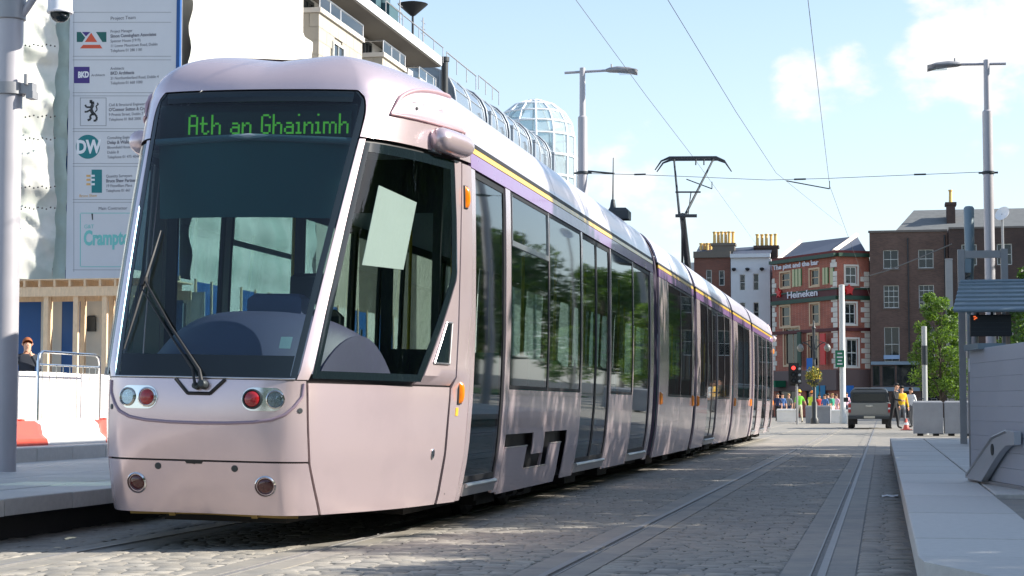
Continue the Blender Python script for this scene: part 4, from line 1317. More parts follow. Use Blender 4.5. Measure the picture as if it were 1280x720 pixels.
rows_ = [(138, 41, ['Project Manager', 'Simon Cunningham Associates', 'Spencer House (1919)', '11 Lower Mountown Road, Dublin', 'Telephone 01 280 1181']),
         (138, 87.5, ['Architects', 'BKD Architects', '21 Northumberland Road, Dublin 4', 'Telephone 01 668 1000']),
         (136, 133, ['Civil & Structural Engineers', "O'Connor Sutton & Cronin", '9 Prussia Street, Dublin 7', 'Telephone 01 868 2000']),
         (134, 174, ['Consulting Engineers', 'Delap & Waller', 'Bloomfield House', 'Dublin 8', 'Telephone 01 475 4044']),
         (132.5, 222, ['Quantity Surveyors', 'Bruce Shaw Partnership', '19 Fitzwilliam Place', 'Telephone 01 661'])]
for x, y, ls in rows_:
    for i, s_ in enumerate(ls):
        bt_text(s_, x, y + i * 6.05, 3.9 if i == 1 else 3.5, INK, sx=.86, bold=.003 if i == 1 else 0)
bt_text('Main Contractor', 123, 262.5, 3.8, INK)
flat('firm_logo', [[(96, 40), (101, 40), (106.5, 47), (103, 52.5), (96, 52.5)], [(120, 40), (133, 40), (133, 52.5), (128, 52.5)]], DKG)
flat('firm_logo', [[(102.5, 40), (113, 40), (107.5, 45.5)]], VIO, .0035)
flat('firm_logo', [[(114, 41), (121.5, 52.5), (106, 52.5)], [(104, 56), (125, 56), (128, 60.5), (100, 60.5)]], ORG)
flat('firm_logo', [[(92.5, 83.5), (112, 83.5), (112, 104), (92.5, 104)]], VIO)
bt_text('BKD', 97.5, 97, 7, WHI, sx=.72, bold=.012)
bt_text('Architects', 114, 95.5, 3, INK)
fr_ = [(100, 122), (133, 122), (133, 157.5), (100, 157.5)]
flat('logo_frame', [[(100, 122), (133, 122), (133, 122.8), (100, 122.8)], [(100, 156.7), (133, 156.7), (133, 157.5), (100, 157.5)], [(100, 122), (100.8, 122), (100.8, 157), (100, 157)], [(132.2, 122), (133, 122), (133, 157), (132.2, 157)]], LINE)
# rampant heraldic beast as plain strokes
def stroke(pts, w):
    out = []
    for (x0, y0_), (x1, y1_) in zip(pts, pts[1:]):
        d = math.hypot(x1 - x0, y1_ - y0_); nx, ny = -(y1_ - y0_) / d * w / 2, (x1 - x0) / d * w / 2
        out.append([(x0 + nx, y0_ + ny), (x1 + nx, y1_ + ny), (x1 - nx, y1_ - ny), (x0 - nx, y0_ - ny)])
    return out
flat('lion_emblem', stroke([(112, 127), (115.5, 127), (116, 131), (113.5, 136), (115.5, 141), (118, 143)], 4.2) + stroke([(113, 134), (108, 134), (106.5, 131)], 2.2) + stroke([(113, 137.5), (108, 140), (105.8, 139.5)], 2.2) + stroke([(116, 142), (112.5, 145), (113.5, 149), (109.5, 150.5)], 2.6) + stroke([(118, 142), (121, 146), (120.5, 150.5), (117, 151)], 2.6) + stroke([(119, 140), (121.5, 137), (120, 132.5), (123, 130.5), (121.5, 128.5)], 1.5), BLK)
cc = (109.8, 183.5); R_ = 15
def arc(a0, a1, n=14): return [(cc[0] + R_ * math.cos(rad(a0 + (a1 - a0) * i / n)), cc[1] + R_ * math.sin(rad(a0 + (a1 - a0) * i / n))) for i in range(n + 1)]
flat('firm_logo', [arc(0, 360, 40)[:-1]], TL)
bt_text('DW', 95.2, 191.5, 15.5, WHI, sx=.80, bold=.02)
flat('firm_logo', [[(114.5, 212), (127.5, 212), (127.5, 241), (114.5, 241)]], TL)
flat('firm_logo', [[(113, y), (118.5, y), (118.5, y + 2.6), (113, y + 2.6)] for y in (218.5, 223.5, 229)], WHI, .0045)
flat('firm_logo', [[(108, y), (113.5, y), (113.5, y + 2.6), (108, y + 2.6)] for y in (218.5, 223.5, 229)], SAND, .0045)
bt_text('Bruce Shaw', 99, 246.5, 3.4, SAND)
flat('logo_frame', [[(101, 266), (214, 266), (214, 266.8), (101, 266.8)], [(101, 333), (214, 333), (214, 333.8), (101, 333.8)], [(100, 267), (100.9, 267), (100.9, 333), (100, 333)]], CYA)
bt_text('G&T', 105, 285.5, 4.6, CYA)
bt_text('Crampton', 104.5, 306, 17, CYA, sx=.66, bold=.02)
flat('tear', [[(114.2, 267), (116.2, 267), (116.4, 275), (115, 275)]], BLK, .002)

# ================================================================ BUILDING HELPERS
STONE = mat('cream_stone', srgb(208, 202, 192), rough=.8, var=.07, vscale=1.5, rnd=.07)
STONEG = mat('grey_stone', srgb(168, 162, 150), rough=.8, var=.08, vscale=2, rnd=.08)
WPANE = glass_mat('window_pane', (.16, .2, .22), 1.5, .02, (.03, .035, .04), .7)
FRAMEW = mat('white_frame', srgb(214, 214, 208), rough=.6, var=.05)
FRAMED = mat('dark_frame', srgb(44, 48, 52), rough=.5)
SLATE = mat('blue_slate', srgb(68, 76, 92), rough=.7, var=.2, vscale=2.5, stretch=(1, 1, 3))
SLATEG = mat('grey_slate', srgb(104, 106, 106), rough=.75, var=.2, vscale=2, stretch=(1, 1, 3))
CLOTHB = mat('net_curtain', srgb(176, 180, 176), rough=.9, var=.08)
def wall_mesh(W_, H_, ops, dep, M, z0=0.):
    """front skin in local x (along) and z, facing -y, with reveals round each opening (x0, x1, z0, z1)"""
    xs = sorted(set([0, W_] + [v for o in ops for v in o[:2]])); zs = sorted(set([z0, H_] + [v for o in ops for v in o[2:4]]))
    mb = MB()
    for i in range(len(xs) - 1):
        for j in range(len(zs) - 1):
            cx, cz = (xs[i] + xs[i + 1]) / 2, (zs[j] + zs[j + 1]) / 2
            if any(o[0] < cx < o[1] and o[2] < cz < o[3] for o in ops): continue
            mb.add([M @ Vector(p) for p in ((xs[i], 0, zs[j]), (xs[i + 1], 0, zs[j]), (xs[i + 1], 0, zs[j + 1]), (xs[i], 0, zs[j + 1]))], [(0, 1, 2, 3)])
    for a, b, c, d in [o[:4] for o in ops]:
        q = [Vector((a, 0, c)), Vector((b, 0, c)), Vector((b, 0, d)), Vector((a, 0, d))]
        r = [p + Vector((0, dep, 0)) for p in q]
        mb.add([M @ p for p in q + r], [(0, 4, 5, 1), (1, 5, 6, 2), (2, 6, 7, 3), (3, 7, 4, 0)])
    return mb
def win_unit(parent, o, dep, M, fm=FRAMEW, w=.07, bars=(1, 1), curtain=False, pm=WPANE):
    a, b, c, d = o[:4]
    mb = MB(); y0, y1 = dep - .10, dep - .02
    mb.box(a + .002, a + w, y0, y1, c + .002, d - .002, M); mb.box(b - w, b - .002, y0, y1, c + .002, d - .002, M)
    mb.box(a + w, b - w, y0 + .002, y1, c + .002, c + w, M); mb.box(a + w, b - w, y0 + .002, y1, d - w, d - .002, M)
    nx, nz = bars
    for k in range(1, nz + 1):
        z = c + (d - c) * k / (nz + 1); mb.box(a + w, b - w, y0 + .012, y1, z - w * .35, z + w * .35, M)
    for k in range(1, nx + 1):
        x = a + (b - a) * k / (nx + 1); mb.box(x - w * .25, x + w * .25, y0 + .018, y1 - .006, c + w, d - w, M)
    f = obj('window', mb, fm, parent)
    mb = MB(); mb.add([M @ Vector(p) for p in ((a + w * .5, y1 - .03, c + w * .5), (b - w * .5, y1 - .03, c + w * .5), (b - w * .5, y1 - .03, d - w * .5), (a + w * .5, y1 - .03, d - w * .5))], [(0, 1, 2, 3)])
    obj('pane', mb, pm, f)
    mb = MB(); zt = d - .02
    if curtain: zb = c + (d - c) * curtain
    else: zb = None
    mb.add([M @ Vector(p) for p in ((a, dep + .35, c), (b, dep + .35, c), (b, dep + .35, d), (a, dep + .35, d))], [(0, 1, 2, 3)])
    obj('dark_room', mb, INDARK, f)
    if zb is not None:
        mb = MB(); mb.add([M @ Vector(p) for p in ((a + .03, dep + .03, zb), (b - .03, dep + .03, zb), (b - .03, dep + .03, zt), (a + .03, dep + .03, zt))], [(0, 1, 2, 3)])
        obj('blind', mb, CLOTHB, f)
    return f
def Mf(p, ang):                                 # local x along ang (radians from +X), facing local -y
    M = Matrix.Rotation(ang, 4, 'Z'); M.translation = Vector(p); return M

# ================================================================ STONE APARTMENT BUILDING (left, along the street)
SX = -18.0
t = thing('stone_building', 'cream stone apartment building with projecting bays and overhanging roof slab', 'building', (SX, 55.8, 0))
bld = lambda x, y, z: Vector((x - SX, y - 55.8, z))
mb = MB(); mb.box(-10, -1.3, -.1, 19, 0, 15.05); obj('wall', mb, mat('upper_render', srgb(196, 194, 196), rough=.85, var=.05), t)
mb = MB(); mb.box(-10, .10, -.6, 18.2, 15.05, 15.40); mb.box(-10, -.9, -.5, 18, 15.402, 15.9); obj('roof_slab', mb, mat('roof_grey', srgb(84, 80, 76), rough=.8, var=.08), t)
mb = MB(); mb.box(.102, .15, -.6, 18.2, 15.10, 15.46); obj('fascia', mb, mat('fascia_pale', srgb(206, 208, 210), rough=.6), t)
def stone_bay(y0, y1, ztop, win):
    """projecting bay faced in separate stone blocks"""
    mb = MB(); mb.box(-1.28, -.05, y0 + .05, y1 - .05, 0, ztop - .02); b_ = obj('bay', mb, STONEG, t)
    blk = obj('stone_block', slab_mesh(1, 1, 1, .012), STONEG, b_); n = 0
    z = ztop - .16
    def place(M, m):
        nonlocal n
        o = blk if n == 0 else inst(blk, b_)
        if m: 
            pass
        o.matrix_local = M; n += 1
    r = 0
    while z > ztop - 4.6:
        h = .46
        z -= h
        x = -1.25 + (0 if r % 2 else -.0)
        ws = [.62, .62] if r % 2 else [.31, .62, .31]
        for w_ in ws:
            M = Matrix.Translation((x, y0 - .0, z)) @ Matrix.Diagonal((w_ - .012, .06, h - .012, 1)); place(M, None); x += w_
        y = y0; k = 0
        while y < y1 - .02:
            L_ = min(.9 if (k or r % 2) else .45, y1 - y); k += 1
            inside = any(a - .02 < y + L_ / 2 < b + .02 and c < z + h / 2 < d for a, b, c, d in win)
            if not inside:
                M = Matrix.Translation((-.06, y + .002, z)) @ Matrix.Diagonal((.065, L_ - .012, h - .012, 1)); place(M, None)
            y += L_
        r += 1
    mb = MB(); mb.box(-1.30, .09, y0 - .08, y1 + .05, ztop - .155, ztop); obj('coping', mb, STONE, b_)
    for a, b, c, d in win:
        M = Mf((.012, a, 0), PI / 2)
        win_unit(t, (0, b - a, c, d), .05, M, FRAMEW, .07, (1, 0))
    # glass balustrade
    mb = MB(); mb.box(.02, .03, y0 + .1, y1 - .1, ztop + .05, ztop + .42); g = obj('balustrade', mb, CLEARGLASS, t)
    mb = MB(); mb.tube([(-1.25, y0, ztop + .45), (.03, y0, ztop + .45), (.03, y1, ztop + .45)], .03, 8)
    for y in (y0, y0 + 1.2, y0 + 2.4, y1): mb.tube([(.03, y, ztop), (.03, y, ztop + .45)], .022, 6)
    obj('handrail', mb, STEEL, g, 40)
w1 = atX(415, 60, SX).y - 55.8; w2 = atX(429, 60, SX).y - 55.8
stone_bay(1.55, 6.7, 14.0, [(w1, w2, 12.1, 13.2)])
stone_bay(9.4, 12.6, 14.0, [(10.4, 11.4, 12.1, 13.2)])
stone_bay(14.8, 17.6, 14.0, [])
M = Mf((-1.285, 0, 0), PI / 2)
for a, b in ((1.4, 2.5), (3.6, 4.8), (6.8, 7.6), (8.2, 9.2), (11.2, 12.2), (13.6, 14.6)):
    mb = MB(); 
    win_unit(t, (a, b, 13.4, 14.9), .06, Mf((-1.22, 0, 0), PI / 2), FRAMED, .09, (1, 0))
mb = MB(); mb.box(-1.2, .1, 10.0, 11.3, 15.29, 16.0); mb.box(-.9, -.2, 9.2, 9.9, 15.29, 16.5); mb.lathe([(.35, 0), (.35, .5), (.2, .62), (0, .64)], Matrix.Translation((-.3, 10.3, 16.0)), 14)
obj('roof_plant', mb, mat('plant_green', srgb(52, 84, 92), rough=.6, var=.1), t, 40)
q = bld(*atX(516, 12, SX - .5)); mb = MB(); mb.tube([(q.x, q.y, 15.8), (q.x, q.y, q.z)], .05, 8); mb.lathe([(.1, -.25), (.55, .15), (.62, .22), (.3, .3), (0, .32)], Matrix.Translation(q), 18)
obj('roof_vent', mb, FRAMED, t, 40)
mb = MB()
for xx, top in ((481, -8), (529, 22), (500, 0)):
    q = bld(*atX(xx, top, SX - .4)); mb.tube([(q.x, q.y, 15.3), q], .03, 6)
    for k in range(3): mb.tube([q + Vector((0, -.35, -.2 - .25 * k)), q + Vector((0, .35, -.2 - .25 * k))], .015, 5)
obj('aerial', mb, GALV, t, 40)
mb = MB(); mb.tube([(.1, 9.5, 15.95), (.1, 18.6, 15.95)], .025, 6)
for y in (9.5, 12, 14.5, 17, 18.6): mb.tube([(.1, y, 15.3), (.1, y, 15.95)], .02, 6)
obj('roof_rail', mb, GALV, t, 40)
mb = MB(); q = bld(*atX(553, 100, SX)); mb.lathe([(.15, 0), (.15, 15.4), (.2, 15.42), (.2, 15.6), (0, 15.62)], Matrix.Translation((q.x + .1, q.y, 0)), 14); obj('flue', mb, FRAMED, t, 40)

# ================================================================ GLAZED SHOPPING CENTRE FRONT AND DOME
t = thing('glazed_building', 'row of curved grey glass bays stepping along the street with white dome behind', 'building', (SX, 76, 0))
GREYGL = glass_mat('grey_glazing', (.45, .5, .52), 1.5, .06, srgb(128, 138, 148), .72)
WHITEFR = mat('white_steel', srgb(226, 228, 230), rough=.5)
mb = MB(); mb.box(-14, -2.2, 0, 48, 0, 13.2); obj('wall', mb, RENDER, t)
ys = [atX(x, 150, SX).y - 76 for x in (566, 606, 634, 662, 686, 706, 722)]
for k in range(6):
    y0, y1 = ys[k] + .5, ys[k + 1] - .1
    zt = 15.75 + .12 * k; zb = 8
    prof = [(-2.1, zb), (.0, zb), (0, zt - 1.5)] + [(-1.5 + 1.5 * math.cos(a), zt - 1.5 + 1.5 * math.sin(a)) for a in (rad(18), rad(36), rad(54), rad(72), rad(90))] + [(-2.1, zt)]
    mb = MB()
    for (x0, z0_), (x1, z1_) in zip(prof[1:], prof[2:]):
        mb.add([(x0, y0, z0_), (x0, y1, z0_), (x1, y1, z1_), (x1, y0, z1_)], [(0, 1, 2, 3)])
    mb.add([(x, y0, z) for x, z in prof], [tuple(range(len(prof)))])
    mb.add([(x, y1, z) for x, z in prof], [tuple(range(len(prof) - 1, -1, -1))])
    b_ = obj('glass_bay', mb, GREYGL, t)
    mb = MB()
    for yy in (y0, (y0 + y1) / 2, y1): mb.tube([(x + .01, yy, z) for x, z in prof[1:]], .05, 6)
    for x, z in (prof[3], prof[5]): mb.tube([(x, y0, z), (x, y1, z)], .035, 6)
    for z in (zb + 1.5, zb + 3, zb + 4.6): mb.tube([(-2.1, y0 - .01, z), (.02, y0 - .01, z), (.02, y1, z)], .035, 6)
    for x in (-1.4, -.7): mb.tube([(x, y0 - .01, zb), (x, y0 - .01, zt - .2)], .03, 6)
    obj('glazing_bar', mb, mat('bay_frame', srgb(138, 146, 156), rough=.5, metal=.2), b_, 40)
    mb = MB(); mb.lathe([(.09, 0), (.09, zt - 1.25), (.12, zt - 1.23), (.12, zt - 1.1), (0, zt - 1.1)], Matrix.Translation((.25, y1 + .2, 0)), 10); obj('column', mb, mat('bay_frame', srgb(138, 146, 156)), t, 40)
    if k < 2:
        mb = MB(); mb.tube([(-.4, y0, zt + .55), (-.4, y1, zt + .55)], .03, 6)
        for i in range(4): mb.tube([(-.4, mix(y0, y1, i / 3), zt - .1), (-.4, mix(y0, y1, i / 3), zt + .55)], .025, 6)
        obj('roof_rail', mb, GALV, b_, 40)
dc_ = atY(668, 172, 104); dr = abs(atY(664, 120, 104).z - atY(664, 166, 104).z)
c = dc_ - Vector((SX, 76, 0))
DPANE = glass_mat('dome_glazing', (.72, .85, .88), 1.45, .03, srgb(196, 210, 214), .42)
def dsph(lat, lon): return c + Vector((dr * 1.08 * math.cos(lat) * math.cos(lon), dr * 1.08 * math.cos(lat) * math.sin(lon), dr * math.sin(lat)))
lats = [rad(v) for v in (0, 20, 40, 60, 78)]
dome = None
for j in range(4):
    for k in range(14):
        if (j * 7 + k * 5) % 17 == 0: continue
        l0, l1 = 2 * PI * k / 14, 2 * PI * (k + 1) / 14
        mb = MB(); mb.add([dsph(lats[j], l0), dsph(lats[j], l1), dsph(lats[j + 1], l1), dsph(lats[j + 1], l0)], [(0, 1, 2, 3)])
        obj('dome_pane', mb, DPANE, t)
for k in range(14):
    for h in range(4):
        q, r_ = dsph(0, 2 * PI * k / 14), dsph(0, 2 * PI * (k + 1) / 14); e = Vector((0, 0, -1.2 * h)); e2 = Vector((0, 0, -1.2 * (h + 1)))
        mb = MB(); mb.add([q + e2, r_ + e2, r_ + e, q + e], [(0, 1, 2, 3)]); obj('dome_pane', mb, DPANE, t)
mb = MB()
for k in range(14): mb.tube([dsph(rad(a), 2 * PI * k / 14) for a in (0, 20, 40, 60, 78)], .06, 6)
for a in lats: mb.tube([dsph(a, 2 * PI * k / 28) for k in range(29)], .06, 6)
mb.tube([c + Vector((0, 0, dr * .96)), c + Vector((0, 0, dr * 1.03))], .3, 10)
for k in range(14): q = dsph(0, 2 * PI * k / 14); mb.tube([q * 1.0 + Vector((0, 0, -5)), q], .085, 6)
for h in (-1.2, -2.4, -3.6): mb.tube([dsph(0, 2 * PI * k / 28) + Vector((0, 0, h)) for k in range(29)], .07, 6)
obj('dome_frame', mb, WHITEFR, t, 40)

# ================================================================ FAR BUILDINGS ACROSS THE END OF THE STREET
FY = 160.0
def fz(y): return atY(1090, y, FY).z
def fx(x, Y=FY): return atY(x, 400, Y).x
BRB = brick_mat('brown_brick', srgb(110, 84, 74), srgb(90, 70, 62), srgb(98, 86, 78))
BRD = brick_mat('dark_brown_brick', srgb(80, 60, 54), srgb(66, 52, 48), srgb(84, 74, 68))
BRR = brick_mat('red_brick', srgb(172, 94, 72), srgb(150, 80, 64), srgb(176, 130, 112))
BRO = brick_mat('orange_brown_brick', srgb(128, 80, 66), srgb(108, 70, 60), srgb(126, 98, 84))
WHITEW = mat('white_stucco', srgb(214, 216, 218), rough=.85, var=.05, vscale=.8)
QUO = mat('quoin_stone', srgb(222, 212, 198), rough=.85, var=.08, rnd=.08)
SURR = mat('sandstone_surround', srgb(214, 184, 150), rough=.85, var=.06)
POT = mat('chimney_pot_buff', srgb(214, 176, 104), rough=.8, var=.12, vscale=5)
GREENT = mat('green_fascia', srgb(32, 66, 48), rough=.5, var=.1)
def chimney(parent, x0, x1, y0, d, z0, z1, npots, m, loc):
    mb = MB(); mb.box(x0, x1, y0, y0 + d, z0, z1 - .25); mb.box(x0 - .12, x1 + .12, y0 - .1, y0 + d + .1, z1 - .248, z1)
    c_ = obj('chimney', mb, m, parent)
    for k in range(npots):
        x = x0 + (x1 - x0) * (k + .5) / npots
        mb = MB(); mb.lathe([(.17, 0), (.19, .05), (.15, .1), (.13, 1.0), (.18, 1.04), (.18, 1.15), (.10, 1.16)], Matrix.Translation((x, y0 + d / 2 + (.15 if k % 2 else -.1), z1)), 10)
        obj('chimney_pot', mb, POT, c_, 40)
def lx(x, o, Y=FY): return fx(x, Y) - o
# brown brick building (right)
o_ = fx(1088)
t = thing('brick_building', 'dark brown brick building of four floors with hipped slate roof and chimney', 'building', (o_, FY, 0))
Wd = lx(1186, o_); Ht = fz(291)
ops = []
for (xa, xb) in ((1105, 1124), (1149, 1168)):
    for (ya_, yb_) in ((313, 336), (357, 385), (409, 452)):
        ops.append((lx(xa, o_), lx(xb, o_), fz(yb_), fz(ya_)))
shop = [(lx(1090, o_), lx(1099, o_), fz(483), fz(457)), (lx(1102, o_), lx(1118, o_), fz(483), fz(457)), (lx(1120, o_), lx(1146, o_), fz(483), fz(455)), (lx(1094, o_), lx(1110, o_), .2, fz(491)), (lx(1120, o_), lx(1140, o_), .2, fz(491)), (lx(1150, o_), lx(1175, o_), .2, fz(470))]
mb = wall_mesh(Wd, Ht, ops + shop, .22, Matrix())
mb.add([(0, 0, 0), (0, 14, 0), (0, 14, Ht), (0, 0, Ht)], [(0, 3, 2, 1)]); mb.add([(Wd, 0, 0), (Wd, 14, 0), (Wd, 14, Ht), (Wd, 0, Ht)], [(0, 1, 2, 3)])
mb.add([(0, .4, Ht - .6), (Wd, .4, Ht - .6), (Wd, 14, Ht - .6), (0, 14, Ht - .6)], [(0, 1, 2, 3)])
mb.add([(0, 14, 0), (Wd, 14, 0), (Wd, 14, Ht), (0, 14, Ht)], [(0, 1, 2, 3)])
obj('wall', mb, BRB, t)
for i, o in enumerate(ops): win_unit(t, o, .22, Matrix(), FRAMEW, .06, (2, 3) if i % 3 == 1 else (1, 1), (.5, .30, .55)[i % 3])
for o in shop: win_unit(t, o, .22, Matrix(), FRAMED, .08, (0, 0))
mb = MB(); mb.box(-.1, Wd, -.10, .3, Ht + .002, Ht + .18); obj('parapet_coping', mb, mat('dark_stone', srgb(112, 104, 98), rough=.85, var=.1), t)
for o in ops:
    mb = MB(); mb.box(o[0] - .08, o[1] + .08, -.08, -.002, o[2] - .12, o[2] - .005); obj('sill', mb, MATS['dark_stone'], t)
mb = MB(); mb.box(0, Wd * .62, -.18, -.003, fz(456), fz(452)); mb.box(0, Wd * .62, -.12, -.004, fz(489), fz(484)); obj('shop_fascia', mb, mat('shop_grey_blue', srgb(132, 150, 164), rough=.5, var=.06), t)
mb = MB(); mb.box(lx(1104, o_), lx(1124, o_), -.20, -.19 + .17, fz(449), fz(444)); obj('blue_sign', mb, mat('sign_blue_white', srgb(150, 176, 208), rough=.4), t)
r0, r1 = atY(1140, 263, FY + 6.5).z, Ht - .1
mb = MB(); xa, xb, xc = lx(1117, o_), lx(1146, o_), lx(1300, o_)
mb.add([(xa, .6, r1), (xc, .6, r1), (xc, 6.5, r0), (xb, 6.5, r0), (xa, 12.5, r1), (xc, 12.5, r1)], [(0, 1, 2, 3), (4, 0, 3), (5, 4, 3, 2)])
obj('roof', mb, SLATEG, t)
chimney(t, lx(1187, o_), lx(1198, o_), 3.0, 1.6, Ht, fz(250), 1, BRD, None)
mb = MB(); mb.tube([(Wd - .25, -.08, .2), (Wd - .25, -.08, Ht - .3)], .07, 8); mb.tube([(lx(1136, o_), -.07, 5), (lx(1136, o_), -.07, Ht - .5)], .05, 8); obj('downpipe', mb, FRAMED, t, 40)
# darker neighbour
o2 = fx(1187)
t = thing('brick_building', 'very dark brick building partly hidden behind the right lamp mast and shelter', 'building', (o2, FY - .5, 0))
W2 = lx(1312, o2); ops = []
for xa, xb in ((1203, 1222), (1247, 1266), (1285, 1302)):
    for ya_, yb_ in ((308, 334), (357, 385), (409, 445)): ops.append((lx(xa, o2), lx(xb, o2), fz(yb_), fz(ya_)))
mb = wall_mesh(W2, fz(289), ops, .22, Matrix()); H2 = fz(289)
mb.add([(0, 0, 0), (0, 13, 0), (0, 13, H2), (0, 0, H2)], [(0, 3, 2, 1)]); mb.add([(W2, 0, 0), (W2, 13, 0), (W2, 13, H2), (W2, 0, H2)], [(0, 1, 2, 3)]); mb.add([(0, 13, 0), (W2, 13, 0), (W2, 13, H2), (0, 13, H2)], [(0, 1, 2, 3)])
obj('wall', mb, BRD, t)
for i, o in enumerate(ops): win_unit(t, o, .22, Matrix(), FRAMEW, .07, (1, 1), .6)
mb = MB(); mb.box(0.01, W2, -.08, .3, H2 + .002, H2 + .16); obj('parapet_coping', mb, MATS['dark_stone'], t)
mb = MB(); xb = lx(1245, o2); mb.add([(lx(1232, o2), 7.2, r1), (xb + 5, 7.2, r1), (xb + 5, 9.5, fz(259)), (xb, 9.5, fz(259))], [(0, 1, 2, 3)]); mb.box(xb, W2 + 4, 9.6, 14, H2 - .5, fz(259)); obj('roof', mb, SLATE, t)
# satellite dish
dp = atY(1253, 267, 58)
t2 = thing('satellite_dish', 'white round dish on a thin pole above the shelter roof', 'dish', (dp.x, 58, 0))
mb = MB(); mb.tube([(0, .1, 0), (0, .1, dp.z)], .04, 8); obj('pole', mb, GALV, t2, 40)
mb = MB(); mb.lathe([(.0, .09), (.12, .07), (.23, .0), (.24, -.02), (.22, -.01), (.1, .04), (0, .06)], frame((0, 0, dp.z), (1, 0, 0), (-.3, -.4, .25)) @ Matrix.Diagonal((1, 1, -1, 1)), 22); obj('dish', mb, WHITEFR, t2, 60)

# red brick corner pub
FZ0 = 0
pcL, pcC, pcR = Vector((fx(966, 168), 168, 0)), Vector((fx(1047, 159.5), 159.5, 0)), Vector((fx(1087, 161), 161, 0))
t = thing('corner_pub', 'red brick corner pub with pale quoins, green cornice bands and white sign letters', 'pub', pcL)
def place_at(p, q):                              # face frame from p to q, facing the street
    d = q - p; return Mf(p - pcL, math.atan2(d.y, d.x)), d.length
MA, LA = place_at(pcL, pcC); MB_, LB = place_at(pcC, pcR)
def sA(x):                                       # photo x -> distance along face A
    r = ray(x, 400); d = (pcC - pcL); 
    k = (r.x * pcL.y - pcL.x) / (d.x - r.x * d.y); return k * LA
def sB(x):
    r = ray(x, 400); d = (pcR - pcC)
    k = (r.x * pcC.y - pcC.x) / (d.x - r.x * d.y); return k * LB
def zA(x, y):
    Y = pcL.y + (pcC.y - pcL.y) * sA(x) / LA; return atY(x, y, Y).z
def zB(x, y):
    Y = pcC.y + (pcR.y - pcC.y) * sB(x) / LB; return atY(x, y, Y).z
HA = zA(1040, 313.5)
opA = [(sA(976), sA(988), zA(982, 359), zA(982, 341)), (sA(1013), sA(1024), zA(1018, 357), zA(1018, 337)), (sA(975.5), sA(987.5), zA(982, 408), zA(982, 383)), (sA(1013), sA(1024), zA(1018, 405), zA(1018, 380)),
       (sA(980), sA(999), zA(990, 456), zA(990, 410)), (sA(1010), sA(1022), zA(1016, 458), zA(1016, 418)), (sA(972), sA(1000), .3, zA(985, 488)), (sA(1006), sA(1030), .3, zA(1018, 488))]
opB = [(sB(1057.5), sB(1072), zB(1065, 355), zB(1065, 333)), (sB(1056.5), sB(1070), zB(1063, 405), zB(1063, 379)), (sB(1058), sB(1072), zB(1065, 458), zB(1065, 424)), (sB(1056), sB(1076), .3, zB(1065, 488))]
mb = wall_mesh(LA, HA, opA, .22, MA); m2 = wall_mesh(LB, HA, opB, .22, MB_); mb.add(m2.v, m2.f)
pe = pcR - pcL
mb.add([(0, 0, 0), (0, 10, 0), (0, 10, HA), (0, 0, HA)], [(0, 3, 2, 1)]); mb.add([(pe.x, pe.y, 0), (pe.x, pe.y + 14, 0), (pe.x, pe.y + 14, HA), (pe.x, pe.y, HA)], [(0, 1, 2, 3)])
mb.add([(0, 10, 0), (pe.x, 10, 0), (pe.x, 10, HA), (0, 10, HA)], [(0, 1, 2, 3)])
obj('wall', mb, BRR, t)
for i, o in enumerate(opA): win_unit(t, o, .22, MA, SURR if i < 6 else FRAMED, .10, (0, 1) if i < 4 else (1, 0), (.72, .4, .3, .5, .62, .6, None, None)[i] or False)
for i, o in enumerate(opB): win_unit(t, o, .22, MB_, FRAMEW, .10, (1, 1), (.55, .3, .6, None)[i] or False)
def surround(o, M, m):
    a, b, c, d = o; w = .16
    mb = MB(); mb.box(a - w, a - .002, -.05, -.002, c - w, d + w, M); mb.box(b + .002, b + w, -.05, -.002, c - w, d + w, M); mb.box(a - .001, b + .001, -.052, -.002, d + .002, d + w, M); mb.box(a - .001, b + .001, -.07, -.002, c - w, c - .002, M)
    obj('window_surround', mb, m, t)
for o in opA[:6]: surround(o, MA, SURR)
for o in opB[:3]: surround(o, MB_, QUO)
def band(za, zb, m, name, d0=.10):
    mb = MB()
    mb.box(-.05, LA + .02, -d0, -.003, za, zb, MA); mb.box(.02, LB + .05, -d0 + .004, -.003, za, zb, MB_); return obj(name, mb, m, t)
band(zA(1040, 321.5), zA(1040, 317), GREENT, 'cornice', .35)
band(zA(1040, 375), zA(1040, 370), GREENT, 'sign_band', .22)
band(zA(1040, 362), zA(1040, 360), GREENT, 'sign_band', .16)
DKRED = mat('dark_red_band', srgb(88, 34, 34), rough=.6, var=.1)
band(zA(1040, 370) + .01, zA(1040, 362) - .01, DKRED, 'name_board', .08)
band(zA(1040, 317) , zA(1040, 313.6), mat('parapet_red', srgb(120, 52, 48), rough=.8, var=.1), 'parapet', .06)
band(zA(1040, 414), zA(1040, 410), DKRED, 'string_course', .14)
band(zA(1040, 488), zA(1040, 462), mat('brown_shopfront', srgb(104, 84, 80), rough=.6, var=.08), 'shopfront_fascia', .24)
# quoins
qs = obj('quoin_stone', slab_mesh(1, 1, 1, .02), QUO, t); first_q = True
z = zA(1045, 462) + .1; k = 0
while z < HA - 1.9:
    for (M, x0, w_) in ((MA, LA - (.9 if k % 2 else .6), (.9 if k % 2 else .6)), (MB_, LB - (.85 if k % 2 else .5), (.85 if k % 2 else .5)), (MA, -.02, (.7 if k % 2 else .45))):
        o = qs if first_q else inst(qs, t); first_q = False
        o.matrix_local = M @ Matrix.Translation((x0, -.06, z)) @ Matrix.Diagonal((w_, .055, .40, 1))
    z += .44; k += 1
mb = MB(); s0 = sA(1044); mb.box(s0 - .5, s0 + .45, -.12, -.062, zA(1044, 334), zA(1044, 328), MA); mb.box(s0 - .3, s0 + .25, -.12, -.062, zA(1044, 327.8), zA(1044, 324.5), MA); obj('carved_cartouche', mb, QUO, t)
